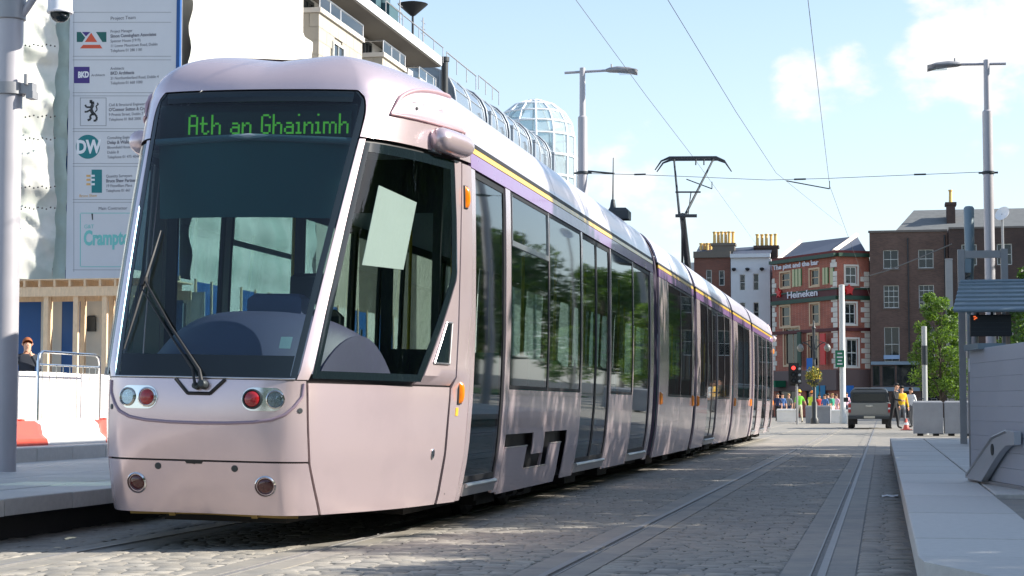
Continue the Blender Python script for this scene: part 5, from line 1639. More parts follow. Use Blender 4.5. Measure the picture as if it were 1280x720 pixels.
# striped shutters
for (xa, xb, ya_, yb_, cl) in ((991, 1003, 337, 359, 3), (1029, 1036.5, 335, 356, 2), (1038.5, 1043.5, 335, 356, 1)):
    w_ = (sA(xb) - sA(xa)) / cl
    for k in range(cl):
        for q, (m, y0, y1) in enumerate(((mat('shutter_cream', srgb(196, 190, 146), rough=.6), 0, 1),)):
            mb = MB(); mb.box(sA(xa) + k * w_ + .03, sA(xa) + (k + 1) * w_ - .12, -.06, -.003, zA(xa, yb_), zA(xa, ya_), MA); obj('banner_strip', mb, m, t)
        mb = MB(); mb.box(sA(xa) + (k + 1) * w_ - .115, sA(xa) + (k + 1) * w_ + .025, -.055, -.003, zA(xa, yb_) + .1, zA(xa, ya_), MA); obj('banner_strip', mb, mat('shutter_green', srgb(58, 98, 44), rough=.6), t)
LETW = mat('white_letters', srgb(222, 216, 222), rough=.5)
def ftext(s_, x0, x1, yb_, hpx, M, sfn, zfn, m=LETW, d=-.10, bold=.02):
    a, b = sfn(x0), sfn(x1); zz = zfn((x0 + x1) / 2, yb_)
    h = zfn((x0 + x1) / 2, yb_ - hpx) - zz
    o = text_obj('sign_lettering', s_, h * 1.35, m, t, Matrix(), .03, 'LEFT', 1, bold)
    w_ = max(v.co.x for v in o.data.vertices)
    o.data.transform(M @ Matrix(((1, 0, 0, a), (0, 0, -1, d), (0, 1, 0, zz), (0, 0, 0, 1))) @ Matrix.Diagonal(((b - a) / w_, 1, 1, 1)))
    return o
ftext('Heineken', 985.5, 1024, 371.2, 8.6, MA, sA, zA, d=-.14, bold=.014)
ftext('The pint and the bar', 968, 1025, 334, 6.2, MA, sA, zA, d=-.08)
REDS = mat('red_sign', srgb(206, 30, 30), rough=.4, var=.05)
def star(s0, zz, r, M):
    pts = [(s0 + r * (1 if k % 2 == 0 else .45) * math.sin(PI * k / 5), zz + r * (1 if k % 2 == 0 else .45) * math.cos(PI * k / 5)) for k in range(10)][::-1]
    mb = MB(); mb.prism(pts, .12, M @ Matrix(((1, 0, 0, 0), (0, 0, -1, -.14), (0, 1, 0, 0), (0, 0, 0, 1)))); mb.lathe([(r * .72, 0), (r * .72, .07), (0, .075)], M @ Matrix.Translation((s0, -.10, zz)) @ Matrix.Rotation(PI / 2, 4, 'X'), 18); obj('red_star_sign', mb, REDS, t)
star(sA(976), zA(976, 366.5), .48, MA); star(sB(1060.5), zB(1060.5, 362.5), .52, MB_)
mb = MB(); mb.box(sA(1032), sA(1038), -.6, -.5, zA(1035, 456), zA(1035, 417), MA); obj('red_banner', mb, REDS, t)
mb = MB(); mb.box(sA(1002), sA(1006.5), -.5, -.4, zA(1004, 458), zA(1004, 415), MA); obj('dark_banner', mb, GREENT, t)
mb = MB(); mb.box(sA(973), sA(985), -1.4, -.3, zA(979, 484), zA(979, 476), MA); obj('awning', mb, mat('green_awning', srgb(20, 96, 66), rough=.8), t)
for xa, xb, cc_ in ((1018, 1026, (32, 146, 168)), (1028, 1034, (40, 120, 160))):
    mb = MB(); mb.box(sA(xa), sA(xb), -.3, -.26, zA(1022, 497), zA(1022, 482), MA); obj('poster', mb, mat('poster_%d' % xa, srgb(*cc_), rough=.6), t)
mb = MB(); mb.box(sB(1054), sB(1064), -.3, -.26, zB(1060, 497), zB(1060, 482), MB_); obj('poster', mb, mat('poster_blue', srgb(28, 110, 190), rough=.6), t)
mb = MB(); gz = zA(1000, 461); mb.box(sA(1011), sA(1020), -.28, -.25, gz - .3, gz + .9, MA); obj('blue_notice', mb, MATS['poster_blue'], t)
# roof
RL = atY(1000, 303.5, 174) - pcL; RR = atY(1071, 295, 168) - pcL
mb = MB()
EL = Vector((.5, .6, HA - .05)); ec = pcC - pcL; EC = Vector((ec.x - .3, ec.y + .8, HA - .05)); ER = Vector((pe.x - .2, pe.y + .6, HA - .05))
mb.add([EL, EC, RR, RL], [(0, 1, 2, 3)])
mb.add([EC, ER, RR], [(0, 1, 2)])
mb.add([RL, RR, (pe.x, 12, HA), (.4, 12, HA)], [(0, 1, 2, 3)])
mb.add([EL, RL, (.4, 12, HA)], [(0, 1, 2)])
obj('roof', mb, SLATE, t)
mb = MB(); mb.tube([EL, RL + Vector((0, 0, .08))], .22, 6); mb.tube([EC, RR + Vector((0, 0, .08))], .2, 6); obj('gable_coping', mb, QUO, t)

# white building and brown one with pots
o3 = fx(914, 172); Y3 = 172
def z3(y): return atY(940, y, Y3).z
t = thing('white_building', 'white stuccoed building with slate roof between two brick ones', 'building', (o3, Y3, 0))
W3 = fx(963, Y3) - o3; H3 = z3(322); L3 = lambda x: fx(x, Y3) - o3
ops = [(L3(925), L3(932), z3(363), z3(343)), (L3(942), L3(949), z3(363), z3(342)), (L3(925), L3(932), z3(402), z3(378)), (L3(942), L3(949), z3(402), z3(378))]
mb = wall_mesh(W3, H3, ops, .2, Matrix()); mb.add([(0, 0, 0), (0, 10, 0), (0, 10, H3), (0, 0, H3)], [(0, 3, 2, 1)]); mb.add([(W3, 0, 0), (W3, 10, 0), (W3, 10, H3), (W3, 0, H3)], [(0, 1, 2, 3)])
obj('wall', mb, WHITEW, t)
for o in ops: win_unit(t, o, .2, Matrix(), FRAMEW, .06, (0, 1), False)
mb = MB(); mb.box(-.05, W3 + .05, -.3, .3, H3 + .002, H3 + .35); obj('cornice', mb, WHITEW, t)
for x in (918, 935, 953):
    mb = MB(); mb.lathe([(.05, 0), (.18, .1), (.22, .25), (.1, .32), (0, .33)], Matrix.Translation((L3(x), -.25, z3(339)))); obj('floodlight', mb, FRAMED, t, 40)
mb = MB(); mb.add([(0, .4, H3 + .2), (W3, .4, H3 + .2), (W3, 6, z3(308) + .6), (0, 6, z3(308) + .4)], [(0, 1, 2, 3)]); mb.add([(0, 6, z3(308) + .4), (W3, 6, z3(308) + .6), (W3, 10, H3), (0, 10, H3)], [(0, 1, 2, 3)]); obj('roof', mb, SLATE, t)
chimney(t, L3(941), L3(970), 3.5, 1.4, H3, z3(303), 5, BRD, None)
o4 = fx(868, 174)
t = thing('brick_building', 'orange brown brick house with tall chimneys of buff pots behind the tram tail', 'building', (o4, 174, 0))
L4 = lambda x: fx(x, 174) - o4; z4 = lambda y: atY(900, y, 174).z
W4, H4 = L4(913.5), z4(322)
ops = [(L4(883), L4(890), z4(357), z4(337)), (L4(899), L4(906), z4(357), z4(338)), (L4(899), L4(906), z4(402), z4(376))]
mb = wall_mesh(W4, H4, ops, .2, Matrix()); mb.add([(0, 0, 0), (0, 10, 0), (0, 10, H4), (0, 0, H4)], [(0, 3, 2, 1)]); mb.add([(W4, 0, 0), (W4, 10, 0), (W4, 10, H4), (W4, 0, H4)], [(0, 1, 2, 3)])
obj('wall', mb, BRO, t)
for o in ops: win_unit(t, o, .2, Matrix(), FRAMEW, .07, (0, 1), .4)
mb = MB(); mb.box(-.05, W4, -.2, .35, H4 + .002, H4 + .6); obj('parapet', mb, mat('parapet_grey_brown', srgb(112, 104, 94), rough=.85, var=.1), t)
mb = MB(); mb.add([(0, .4, H4 + .3), (W4, .4, H4 + .3), (W4, 6, H4 + 1.8), (0, 6, H4 + 1.8)], [(0, 1, 2, 3)]); obj('roof', mb, SLATE, t)
chimney(t, L4(889), L4(917), 1.5, 1.4, H4, z4(302), 6, MATS['parapet_grey_brown'], None)
chimney(t, L4(871), L4(887), 2.5, 1.4, H4, z4(315), 4, MATS['parapet_grey_brown'], None)
mb = MB(); mb.box(L4(800), -.02, .3, 10, 0, H4 - .4); obj('side_wing', mb, WHITEW, t)

# ================================================================ SHELTER AND PLATFORM FURNITURE
BLUEG = mat('blue_grey_metal', srgb(124, 140, 148), rough=.5, metal=.2, var=.08, vscale=4)
SY_ = 30.0
ra, rb = atY(1191, 387, SY_ - .6), atY(1200, 351, SY_ + .9)
t = thing('tram_shelter', 'platform shelter with sloping blue grey slatted canopy and dark dot display below it', 'shelter', (ra.x, SY_, PZ))
o_ = Vector((ra.x, SY_, PZ)); P = lambda x, y, z: Vector((x, y, z)) - o_
n = 7; LX = 4.2
for k in range(n):
    f0, f1 = k / n, (k + 1) / n
    y0, z0 = mix(SY_ - .6, SY_ + .9, f0), mix(ra.z, rb.z, f0); y1, z1 = mix(SY_ - .6, SY_ + .9, f1), mix(ra.z, rb.z, f1)
    x0, x1 = mix(ra.x, rb.x, f0), mix(ra.x, rb.x, f1)
    mb = MB(); a, b = P(x0, y0 + .02, z0 + .012), P(x1, y1, z1 - .02)
    mb.add([a, a + Vector((LX, 0, 0)), b + Vector((LX, 0, 0)), b] + [p - Vector((0, 0, .03)) for p in (a, a + Vector((LX, 0, 0)), b + Vector((LX, 0, 0)), b)], [(0, 1, 2, 3), (7, 6, 5, 4), (0, 4, 5, 1), (1, 5, 6, 2), (2, 6, 7, 3), (3, 7, 4, 0)])
    obj('roof_slat', mb, BLUEG, t)
mb = MB()
for xx in (.25, 1.5, 2.8, 4.0): mb.tube([P(ra.x + xx, SY_ - .55, ra.z - .05), P(ra.x + xx + .1, SY_ + .85, rb.z - .07)], .035, 8)
mb.tube([P(ra.x + .02, SY_ - .58, ra.z - .015), P(ra.x + LX, SY_ - .58, ra.z - .015)], .03, 8); mb.tube([P(rb.x, SY_ + .88, rb.z - .02), P(rb.x + LX, SY_ + .88, rb.z - .02)], .035, 8)
obj('roof_frame', mb, BLUEG, t, 40)
pp = atZ(1220, 549, PZ)
for x, y, r in ((atY(1220, 500, SY_ + .5).x, SY_ + .5, .055), (ra.x + 3.4, SY_ + .5, .055)):
    mb = MB(); mb.lathe([(r * 1.8, 0), (r * 1.8, .02), (r, .03), (r, mix(ra.z, rb.z, .7) - PZ - .06)], Matrix.Translation(P(x, y, PZ)), 14); obj('post', mb, GALV, t, 40)
mb = MB(); q = atY(1260, 420, SY_ + .1); mb.box(q.x - ra.x - .03, q.x - ra.x + .03, .07, .13, 0.4, ra.z + .05 - PZ); obj('post', mb, mat('pale_bronze', srgb(176, 160, 148), rough=.5), t)
d0, d1 = atY(1213, 420, SY_ - .35), atY(1264, 393, SY_ - .35)
mb = MB(); mb.cham(d0.x - ra.x, d1.x - ra.x, -.35, -.12, d0.z - PZ, d1.z - PZ, .015); sg_ = obj('display_sign', mb, INDARK, t)
mb = MB()
for i, (u, v) in enumerate(((.08, .88), (.11, .88), (.11, .80), (.14, .82), (.09, .76))):
    x = mix(d0.x, d1.x, u) - ra.x; z = mix(d0.z, d1.z, v) - PZ; mb.box(x, x + .02, -.356, -.35, z, z + .02)
obj('display_dots', mb, mat('orange_dots', (.3, .05, .01), emit=(.8, .14, .04), estr=.6), sg_)
mb = MB()
for v in (.2, .4, .6): mb.box(d0.x - ra.x + .02, d1.x - ra.x - .02, -.358, -.352, mix(d0.z, d1.z, v) - PZ, mix(d0.z, d1.z, v) - PZ + .008)
obj('display_rib', mb, DARKMETAL, sg_)
mb = MB()
for x in (1222, 1240): 
    q = atY(x, 400, SY_ - .23); mb.box(q.x - ra.x - .02, q.x - ra.x + .02, -.25, -.21, d1.z - PZ, mix(ra.z, rb.z, .25) - PZ - .02)
obj('hanger', mb, DARKMETAL, t)
# gantry on the canopy
ty = SY_ + 1.1
a, b = atY(1201, 312, ty), atY(1255, 312, ty)
t = thing('signal_frame', 'galvanised goalpost frame standing up behind the shelter canopy', 'frame', (a.x, ty, PZ))
mb = MB()
for x in (0, b.x - a.x): mb.box(x - .055, x + .055, -.05, .05, 0, a.z - PZ)
obj('upright', mb, GALV, t)
mb = MB(); zz = atY(1225, 318, ty).z - PZ; mb.box(.058, b.x - a.x - .058, -.045, .045, zz - .06, zz + .06); obj('crossbar', mb, GALV, t)
mb = MB(); mb.box(.058, b.x - a.x - .058, -.03, .03, zz - .5, zz - .42); obj('crossbar', mb, GALV, t)
mb = MB(); q0 = atY(1207, 325, ty).x - a.x; mb.box(.06, .16, -.06, .06, zz - .30, zz - .07); obj('junction_box', mb, BLUEG, t)
q = atY(1211, 258, ty + .3); q2 = atY(1205, 340, ty + .3)
t = thing('ball_post', 'short round post with a grey ball joint left of the right mast', 'post', (q.x, ty + .3, PZ))
mb = MB(); mb.lathe([(.06, 0), (.06, q2.z - PZ), (.075, q2.z - PZ + .1), (.085, q.z - PZ - .03), (.06, q.z - PZ), (0, q.z - PZ + .01)], None, 16); obj('post', mb, BLUEG, t, 40)
mb = MB(); c = q2.x - q.x; R_ = .11
mb.lathe([(max(.0, R_ * math.sin(k * PI / 10)), -R_ * math.cos(k * PI / 10)) for k in range(11)], Matrix.Translation((c, -.12, q2.z - PZ)), 18); mb.tube([(c - .04, -.1, q2.z - PZ - .13), (c + .1, -.1, q2.z - PZ - .13)], .03, 8); obj('ball', mb, GALV, t, 60)

# slatted windbreak panel on the platform
p0, p1 = atZ(1223, 601, PZ), atZ(1279, 611, PZ)
dv = (p1 - p0); dv.z = 0; dn = dv.normalized(); LP = 3.4
zt = atY(1223, 437, p0.y).z - PZ
t = thing('windbreak_panel', 'grey boarded windbreak panel with slanting steel bracket at the right platform', 'windbreak', (p0.x, p0.y, PZ))
Mx = Matrix((( dn.x, -dn.y, 0, 0), (dn.y, dn.x, 0, 0), (0, 0, 1, 0), (0, 0, 0, 1)))   # local x along the panel, towards the camera; local -y faces the track
nb = 9
# face visible from the track is on the local -y side when dn points to the camera
sgn = -1
PANELM = mat('panel_grey', srgb(170, 176, 186), rough=.5, metal=.1, var=.05, vscale=3, rnd=.02)
for k in range(nb):
    z0 = .03 + (zt - .03) * k / nb
    mb = MB(); mb.cham(.004, LP, -.06, .06, z0, z0 + (zt - .03) / nb - .0012, .002, Mx); obj('board', mb, PANELM, t)
mb = MB(); mb.box(-.03, .001, -.065, .065, 0, zt - .02, Mx); mb.box(-.03, LP, -.08, .08, 0, .028, Mx); obj('end_post', mb, GALV, t)
mb = MB(); mb.box(.03, .55, -.11, .11, zt - .012, zt + .035, Mx); obj('top_ledge', mb, BLUEG, t)
mb = MB(); mb.box(.004, .03, -.068, -.061, .9, 1.01, Mx); obj('pale_strip', mb, WHITEFR, t)
def onp(x, y):                                  # place on the panel face
    r = ray(x, y); nx, ny = -dn.y, dn.x
    k = (nx * p0.x + ny * p0.y) / (nx * r.x + ny * r.y); q = _O + r * k
    return (q - p0).dot(dn), q.z - PZ
br_ = [onp(*q) for q in ((1226, 597), (1233, 588), (1243, 573), (1253, 557), (1262, 545), (1270, 540), (1279, 538), (1290, 540), (1290, 556), (1279, 557), (1271, 565), (1262, 578), (1252, 594), (1247, 602))]
side = 1 if (Mx @ Vector((0, 1, 0))).x < 0 else -1
mb = MB(); pts = br_
Mb = Mx @ Matrix(((1, 0, 0, 0), (0, 0, side, side * .08), (0, 1, 0, 0), (0, 0, 0, 1)))
mb.prism(pts, .05, Mb)
bk = obj('bracket', mb, mat('pale_grey_steel', srgb(176, 182, 188), rough=.4, metal=.2, var=.05), t, 30)
hx_, hz_ = onp(1262, 562)
mb = MB(); mb.lathe([(.045, 0), (.045, .006), (0, .007)], Mb @ Matrix.Translation((hx_, hz_, .05)), 18); obj('bracket_hole', mb, DARKMETAL, bk, 40)
mb = MB(); e = [onp(*q) for q in ((1228, 594), (1245, 570), (1262, 547), (1280, 539))]
mb.tube([Mb @ Vector((a, b, .05)) for a, b in e], .012, 6); obj('bracket_edge', mb, STEEL, bk, 40)

# concrete blocks
BLOCK = mat('concrete_block', srgb(150, 152, 156), rough=.85, var=.12, vscale=3, bump=.1)
g = 'concrete blocks beyond the platform end'
bl0 = atZ(1142, 543, .0); 
for k, (xa, xb, lab) in enumerate(((1142, 1179, 'grey concrete block, the one nearer the pickup truck'), (1181, 1219, 'grey concrete block, the one nearer the shelter post'))):
    a, b = atY(xa, 540, 59), atY(xb, 540, 59); h = atY(1160, 501, 59).z
    t = thing('concrete_block', lab, 'concrete block', (a.x, 59, 0), 0, g)
    mb = MB(); mb.cham(0, b.x - a.x, 0, .8, .07, h, .05); obj('block_body', mb, BLOCK, t)
    mb = MB(); mb.box(.12, .3, .1, .7, 0, .069); mb.box(b.x - a.x - .3, b.x - a.x - .12, .1, .7, 0, .069); obj('foot', mb, BLACK, t)
    mb = MB(); 
    for xx in (.25, b.x - a.x - .25): mb.tube([(xx - .08, .4, h - .01), (xx - .08, .4, h + .07), (xx + .08, .4, h + .07), (xx + .08, .4, h - .01)], .015, 6)
    obj('lifting_loop', mb, DARKMETAL, t, 40)
# plain posts
def plain_post(x, ytop, ybot, Y, r, label, m, base=0, cat='post', square=False, collar=None):
    a = atY(x, ytop, Y); t = thing('steel_post', label, cat, (a.x, Y, base)); h = a.z - base
    mb = MB()
    if square: mb.cham(-r, r, -r, r, 0, h, .01)
    else: mb.lathe([(r * 1.25, 0), (r * 1.25, .12), (r, .14), (r, h), (0, h + .01)], None, 16)
    obj('shaft', mb, m, t, 40)
    mb = MB(); 
    if collar: 
        z0, z1 = atY(x, collar[1], Y).z - base, atY(x, collar[0], Y).z - base; mb.lathe([(r * 1.15, z0), (r * 1.15, z1), (0, z1)], None, 16); obj('collar', mb, DARKMETAL, t, 40)
    else:
        mb.cham(-r * 1.1, r * 1.1, -r * 1.1, r * 1.1, h, h + .04, .01); obj('post_cap', mb, GALV, t, 40)
    return t
plain_post(1186, 325, 500, 66, .12, 'square pale grey post in front of the dark brick building', GALV, 0, square=True)
plain_post(1155, 408, 497, 61.2, .085, 'slim grey post in front of the green young tree', mat('post_pale', srgb(168, 170, 168), rough=.6), 0, collar=(432, 456))
plain_post(1209, 388, 500, 67, .14, 'plain grey post half hidden behind the young tree crown', GALV, 0)

# sign pole, traffic light, lamp with basket
sp_ = atY(1052, 356, 100)
t = thing('sign_pole', 'tall pale grey pole with a small green sign in front of the pub', 'sign pole', (sp_.x, 100, 0))
mb = MB(); mb.lathe([(.20, 0), (.20, .4), (.16, .45), (.15, sp_.z), (0, sp_.z + .02)], None, 16); obj('pole', mb, mat('pole_pale', srgb(196, 198, 196), rough=.5, var=.05), t, 40)
s0, s1 = atY(1050, 459, 100), atY(1050, 438, 100)
mb = MB(); cx, cz, hh = s0.x - sp_.x, (s0.z + s1.z) / 2, (s1.z - s0.z) / 2
mb.cham(-.24, .24, -.02, .0, -hh, hh, .02); mb.v = [(x + cx, y - .19, z + cz) for x, y, z in mb.v]; sgn_ = obj('sign_plate', mb, mat('green_sign', srgb(20, 110, 78), rough=.45), t)
mb = MB()
for k, (w_, z) in enumerate(((.12, .28), (.15, .08), (.10, -.10), (.14, -.28))): mb.box(cx - w_, cx + w_, -.218, -.212, cz + z - .035, cz + z + .035)
obj('sign_lettering', mb, LETW, sgn_)
q = atY(996, 480, 95); q1 = atY(996, 456, 95)
t = thing('traffic_light', 'traffic light showing red beside the tail of the tram', 'traffic light', (q.x, 95, 0))
mb = MB(); mb.lathe([(.06, 0), (.06, q.z), (0, q.z + .01)], None, 12); obj('pole', mb, GALV, t, 40)
hh = q1.z - q.z
mb = MB(); mb.cham(-.30, -.0, -.16, .10, q.z, q1.z, .02); mb.box(-.42, .12, .105, .12, q.z - .1, q1.z + .1); hd = obj('signal_head', mb, BLACK, t)
for k, (nm, m) in enumerate((('red_lens', mat('signal_red', (.6, .02, .02), emit=(1, .05, .04), estr=1.6)), ('amber_lens', DARKMETAL), ('green_lens', DARKMETAL))):
    z = q1.z - hh * (k + .5) / 3
    mb = MB(); mb.lathe([(.10, 0), (.085, .03), (0, .045)], frame((-.15, -.161, z), (1, 0, 0), (0, -1, 0)), 14); obj(nm, mb, m, hd, 50)
    mb = MB(); mb.lathe([(.11, 0), (.12, .14), (.115, .14), (.105, 0)], frame((-.15, -.161, z), (1, 0, 0), (0, -1, 0)), 14); obj('visor', mb, BLACK, hd, 40)
mb = MB(); mb.cham(.03, .25, -.14, .08, q.z, q1.z - .05, .02); h2 = obj('signal_head', mb, BLACK, t)
for k in range(3):
    mb = MB(); mb.lathe([(.07, 0), (.06, .03), (0, .04)], frame((.14, -.141, q1.z - .05 - hh * (k + .5) / 3.1), (1, 0, 0), (0, -1, 0)), 12); obj('dark_lens', mb, mat('dull_lens', srgb(150, 156, 160), rough=.3), h2, 50)
q = atY(1017, 402, 98)
t = thing('ornate_lamp', 'dark cast iron lamp standard with two arms hung with a flower basket', 'street lamp', (q.x, 98, 0))
H_ = q.z
mb = MB(); mb.lathe([(.22, 0), (.22, .25), (.14, .35), (.15, 1.1), (.09, 1.2), (.075, H_ - .4), (.12, H_ - .35), (.05, H_ - .2), (.04, H_), (0, H_ + .1)], None, 16); obj('column', mb, FRAMED, t, 40)
mb = MB()
for s in (-1, 1):
    mb.tube([(0, 0, H_ - 1.6), (s * .3, 0, H_ - 1.2), (s * .55, 0, H_ - 1.1), (s * .7, 0, H_ - 1.25)], .03, 8); mb.tube([(0, 0, H_ - .9), (s * .25, 0, H_ - 1.0), (s * .5, 0, H_ - 1.1)], .02, 6)
obj('arm', mb, FRAMED, t, 40)
for s in (-1, 1):
    mb = MB(); mb.lathe([(.06, .18), (.12, .1), (.18, 0), (.14, -.16), (.06, -.22), (0, -.23)], Matrix.Translation((s * .7, 0, H_ - 1.36)), 14); obj('lantern_globe', mb, mat('lamp_globe', srgb(120, 122, 118), rough=.3), t, 50)
LEAFY = mat('basket_leaves', (.13, .16, .02), rough=.7, var=.4, vscale=8)
YFL = mat('yellow_petals', (.62, .46, .05), rough=.7)
q0, q1 = atY(1017, 484, 97.5), atY(1017, 458, 97.5)
tb = thing('flower_basket', 'round hanging basket of yellow green flowers on the lamp standard', 'flower basket', ((q0.x), 97.5, q0.z))
hb = q1.z - q0.z; rb_ = .44
mb = MB(); mb.lathe([(.0, .1), (.2, .14), (.34, .3), (.36, .42), (0, .42)], None, 14); obj('basket', mb, FRAMED, tb, 40)
def leaves(mb, c, r, n, size, rr, flat=1.0, mi=None):
    for _ in range(n):
        d = Vector((rr.gauss(0, 1), rr.gauss(0, 1), rr.gauss(0, 1) * flat)).normalized() * (rr.random() ** .45)
        p = Vector((c[0] + d.x * r[0], c[1] + d.y * r[1], c[2] + d.z * r[2]))
        a = Vector((rr.gauss(0, 1), rr.gauss(0, 1), rr.gauss(0, .7))).normalized(); b = a.cross(Vector((rr.gauss(0, 1), rr.gauss(0, 1), rr.gauss(0, 1)))).normalized()
        s = size * rr.uniform(.6, 1.25)
        if mi: mb.cur = rr.choice(mi)
        mb.add([p - a * s, p - b * s * .42 + a * s * .1, p + a * s, p + b * s * .42 + a * s * .1], [(0, 1, 2, 3)])
rr = random.Random(2); mb = MB(); leaves(mb, (0, 0, hb * .52), (rb_, rb_, hb * .5), 1100, .06, rr, 1, [0, 0, 1]); obj('flowers', mb, [LEAFY, YFL], tb)
mb = MB()
for k in range(3): mb.tube([(.3 * math.cos(k * 2.1), .3 * math.sin(k * 2.1), .42), (0, 0, hb + .35)], .012, 5)
obj('chain', mb, FRAMED, tb)

# ================================================================ TREES
BARK = mat('bark', (.075, .06, .045), rough=.95, var=.35, vscale=10, bump=.5, bscale=25)
def leaf_mat(name, c, var):
    m = mat(name, c, rough=.55, var=var, vscale=1.6)
    nt = m.node_tree; b = nt.nodes['Principled BSDF']
    out = [n_ for n_ in nt.nodes if n_.type == 'OUTPUT_MATERIAL'][0]
    tl = nt.nodes.new('ShaderNodeBsdfTranslucent'); tl.inputs[0].default_value = (c[0] * 1.9, c[1] * 1.8, c[2] * .8, 1)
    mx = nt.nodes.new('ShaderNodeMixShader'); mx.inputs[0].default_value = .35
    nt.links.new(b.outputs[0], mx.inputs[1]); nt.links.new(tl.outputs[0], mx.inputs[2]); nt.links.new(mx.outputs[0], out.inputs[0])
    return m
LF1, LF2, LF3 = leaf_mat('leaf_fresh_green', (.12, .21, .03), .3), leaf_mat('leaf_mid_green', (.06, .12, .022), .3), leaf_mat('leaf_deep_green', (.04, .085, .02), .3)
def tree(name, label, loc, H, trunk_h, R, seed, nclump, nleaf, size, mats, group=None, tr=.12):
    rr = random.Random(seed)
    t = thing(name, label, 'tree', loc, 0, group)
    mb = MB(); top = Vector((rr.uniform(-.1, .1) * R, rr.uniform(-.1, .1) * R, H * .9))
    mb.tube([(0, 0, -.05), (.01, 0, .15), Vector((0, 0, trunk_h)), Vector((0, 0, trunk_h)).lerp(top, .5), top], [tr * 1.5, tr, tr * .8, tr * .45, tr * .1], 10)
    cl = []
    for k in range(nclump):
        z = trunk_h * .9 + (H - trunk_h * .9) * ((k + .5) / nclump)
        f = (z - trunk_h * .9) / (H - trunk_h * .9)
        w_ = R * (.45 + .75 * math.sin(PI * min(1, .12 + f * .86)) ** .8) * rr.uniform(.55, .8)
        a = k * 2.4 + rr.uniform(-.4, .4)
        c = Vector((w_ * math.cos(a), w_ * math.sin(a), z)); rad_ = R * rr.uniform(.38, .66) * (1 - .35 * f)
        cl.append((c, rad_))
        s = Vector((0, 0, trunk_h * .75)).lerp(top, max(0, f - .25))
        mb.tube([s, s.lerp(c, .5) + Vector((0, 0, -.06 * R)), c], [tr * .38, tr * .22, tr * .06], 6)
    obj('trunk', mb, BARK, t, 60)
    mb = MB()
    for c, r in cl:
        leaves(mb, c, (r, r, r * .75), nleaf // nclump, size, rr, 1, [0, 1, 1, 2] if rr.random() < .5 else [0, 0, 1])
    obj('crown', mb, mats, t)
    return t
ty = atY(1176, 500, 63)
tree('young_tree', 'bright green young street tree beyond the platform, left of the shelter', (ty.x, 63, 0), atY(1176, 370, 63).z, 1.5, .84, 11, 26, 10500, .06, [LF1, LF2, LF1], None, .05)
tx = atY(1272, 480, 64)
tree('young_tree', 'small green street tree half hidden behind the shelter display', (tx.x + .3, 64, 0), 3.6, 1.4, 1.0, 12, 12, 3000, .08, [LF2, LF3, LF1], None, .06)
grp = 'park trees lining the street outside the picture'
lab = 'leafy park tree lining the street, seen only in shadows and window reflections'
A1 = tree('park_tree', lab, (10.3, 19.7, .1), 10.2, 2.6, 3.2, 21, 26, 6500, .22, [LF2, LF3, LF2], grp, .22)
A2 = tree('park_tree', lab, (9.6, 13.2, .1), 6.9, 1.9, 2.5, 22, 20, 5000, .17, [LF2, LF3, LF1], grp, .15)
for i, (src, x, y, s) in enumerate(((A2, 9.4, 8.6, 1.0), (A2, 10.2, 4.0, 1.0), (A2, 8.2, 11.0, .86), (A1, 9.6, 5.2, .9), (A1, 9.5, -4, 1.0), (A1, 9.8, -9, 1.0), (A1, 9.4, -14, 1.0), (A2, 8, 2.5, 1.0), (A2, 8.1, -1.5, 1.0), (A2, 7.7, 12.7, .80), (A2, 7.9, 9.2, .84), (A2, 8.0, 14.0, .86), (A2, 8.3, 15.6, .9), (A2, 8.1, 6.0, .8), (A2, 8.6, 19.0, .95), (A1, 15.6, 22.0, .98), (A1, 15.2, 27.5, 1.0), (A1, 15.8, 33.5, 1.0), (A2, 8.4, 25.2, 1.0), (A2, 8.4, 31.0, 1.0), (A1, 10.0, 24.6, 1.08), (A1, 10.7, 29.6, 1.06), (A1, 9.9, 35.5, 1.0), (A1, 11.2, 42.0, 1.0), (A1, 13, 128, 1.05), (A1, 12.6, 139, 1.1), (A1, 15, 150, 1.2), (A1, 19, 52, .8), (A1, 18.5, 60, .9), (A1, 18, 68, .78), (A1, 18.5, 76, .95), (A1, 18, 85, .8), (A1, 19, 94, 1.0), (A1, 18.5, 103, 1.15), (A1, 19.5, 113, 1.2), (A1, 19, 123, 1.25), (A1, 24, 135, 1.4), (A1, 3.5, -20, 1.0), (A1, -3.5, -27, 1.1), (A1, 9, -12, 1.0), (A2, 10.0, -1.5, 1.05))):  # unseen trees; those behind the viewpoint added to darken the tram nose
    dup(src, (x, y, .1), i * 1.7, None, (s, s, s))

# ================================================================ PICKUP TRUCK
pk = atZ(1087, 536, 0)
t = thing('pickup_truck', 'grey pickup truck with dark rear window standing in the street, seen from behind', 'pickup truck', (pk.x, pk.y, 0))
TRP = mat('truck_grey', srgb(128, 128, 124), rough=.35, metal=.4, var=.05, coat=.5)
TRD = mat('truck_dark', srgb(48, 52, 54), rough=.5, var=.1)
def xsec(sections, n_close=True):
    """loft of closed (x, z) outlines along y"""
    mb = MB(); n = len(sections[0][1])
    for y, pts in sections: mb.v += [(x, y, z) for x, z in pts]
    for k in range(len(sections) - 1):
        for i in range(n): mb.f.append((k * n + i, k * n + (i + 1) % n, (k + 1) * n + (i + 1) % n, (k + 1) * n + i)); mb.mi.append(0)
    mb.f += [tuple(range(n - 1, -1, -1)), tuple((len(sections) - 1) * n + i for i in range(n))]; mb.mi += [0, 0]
    return mb
def oct_(w, z0, z1, c): return [(-w + c, z0), (w - c, z0), (w, z0 + c), (w, z1 - c), (w - c, z1), (-w + c, z1), (-w, z1 - c), (-w, z0 + c)]
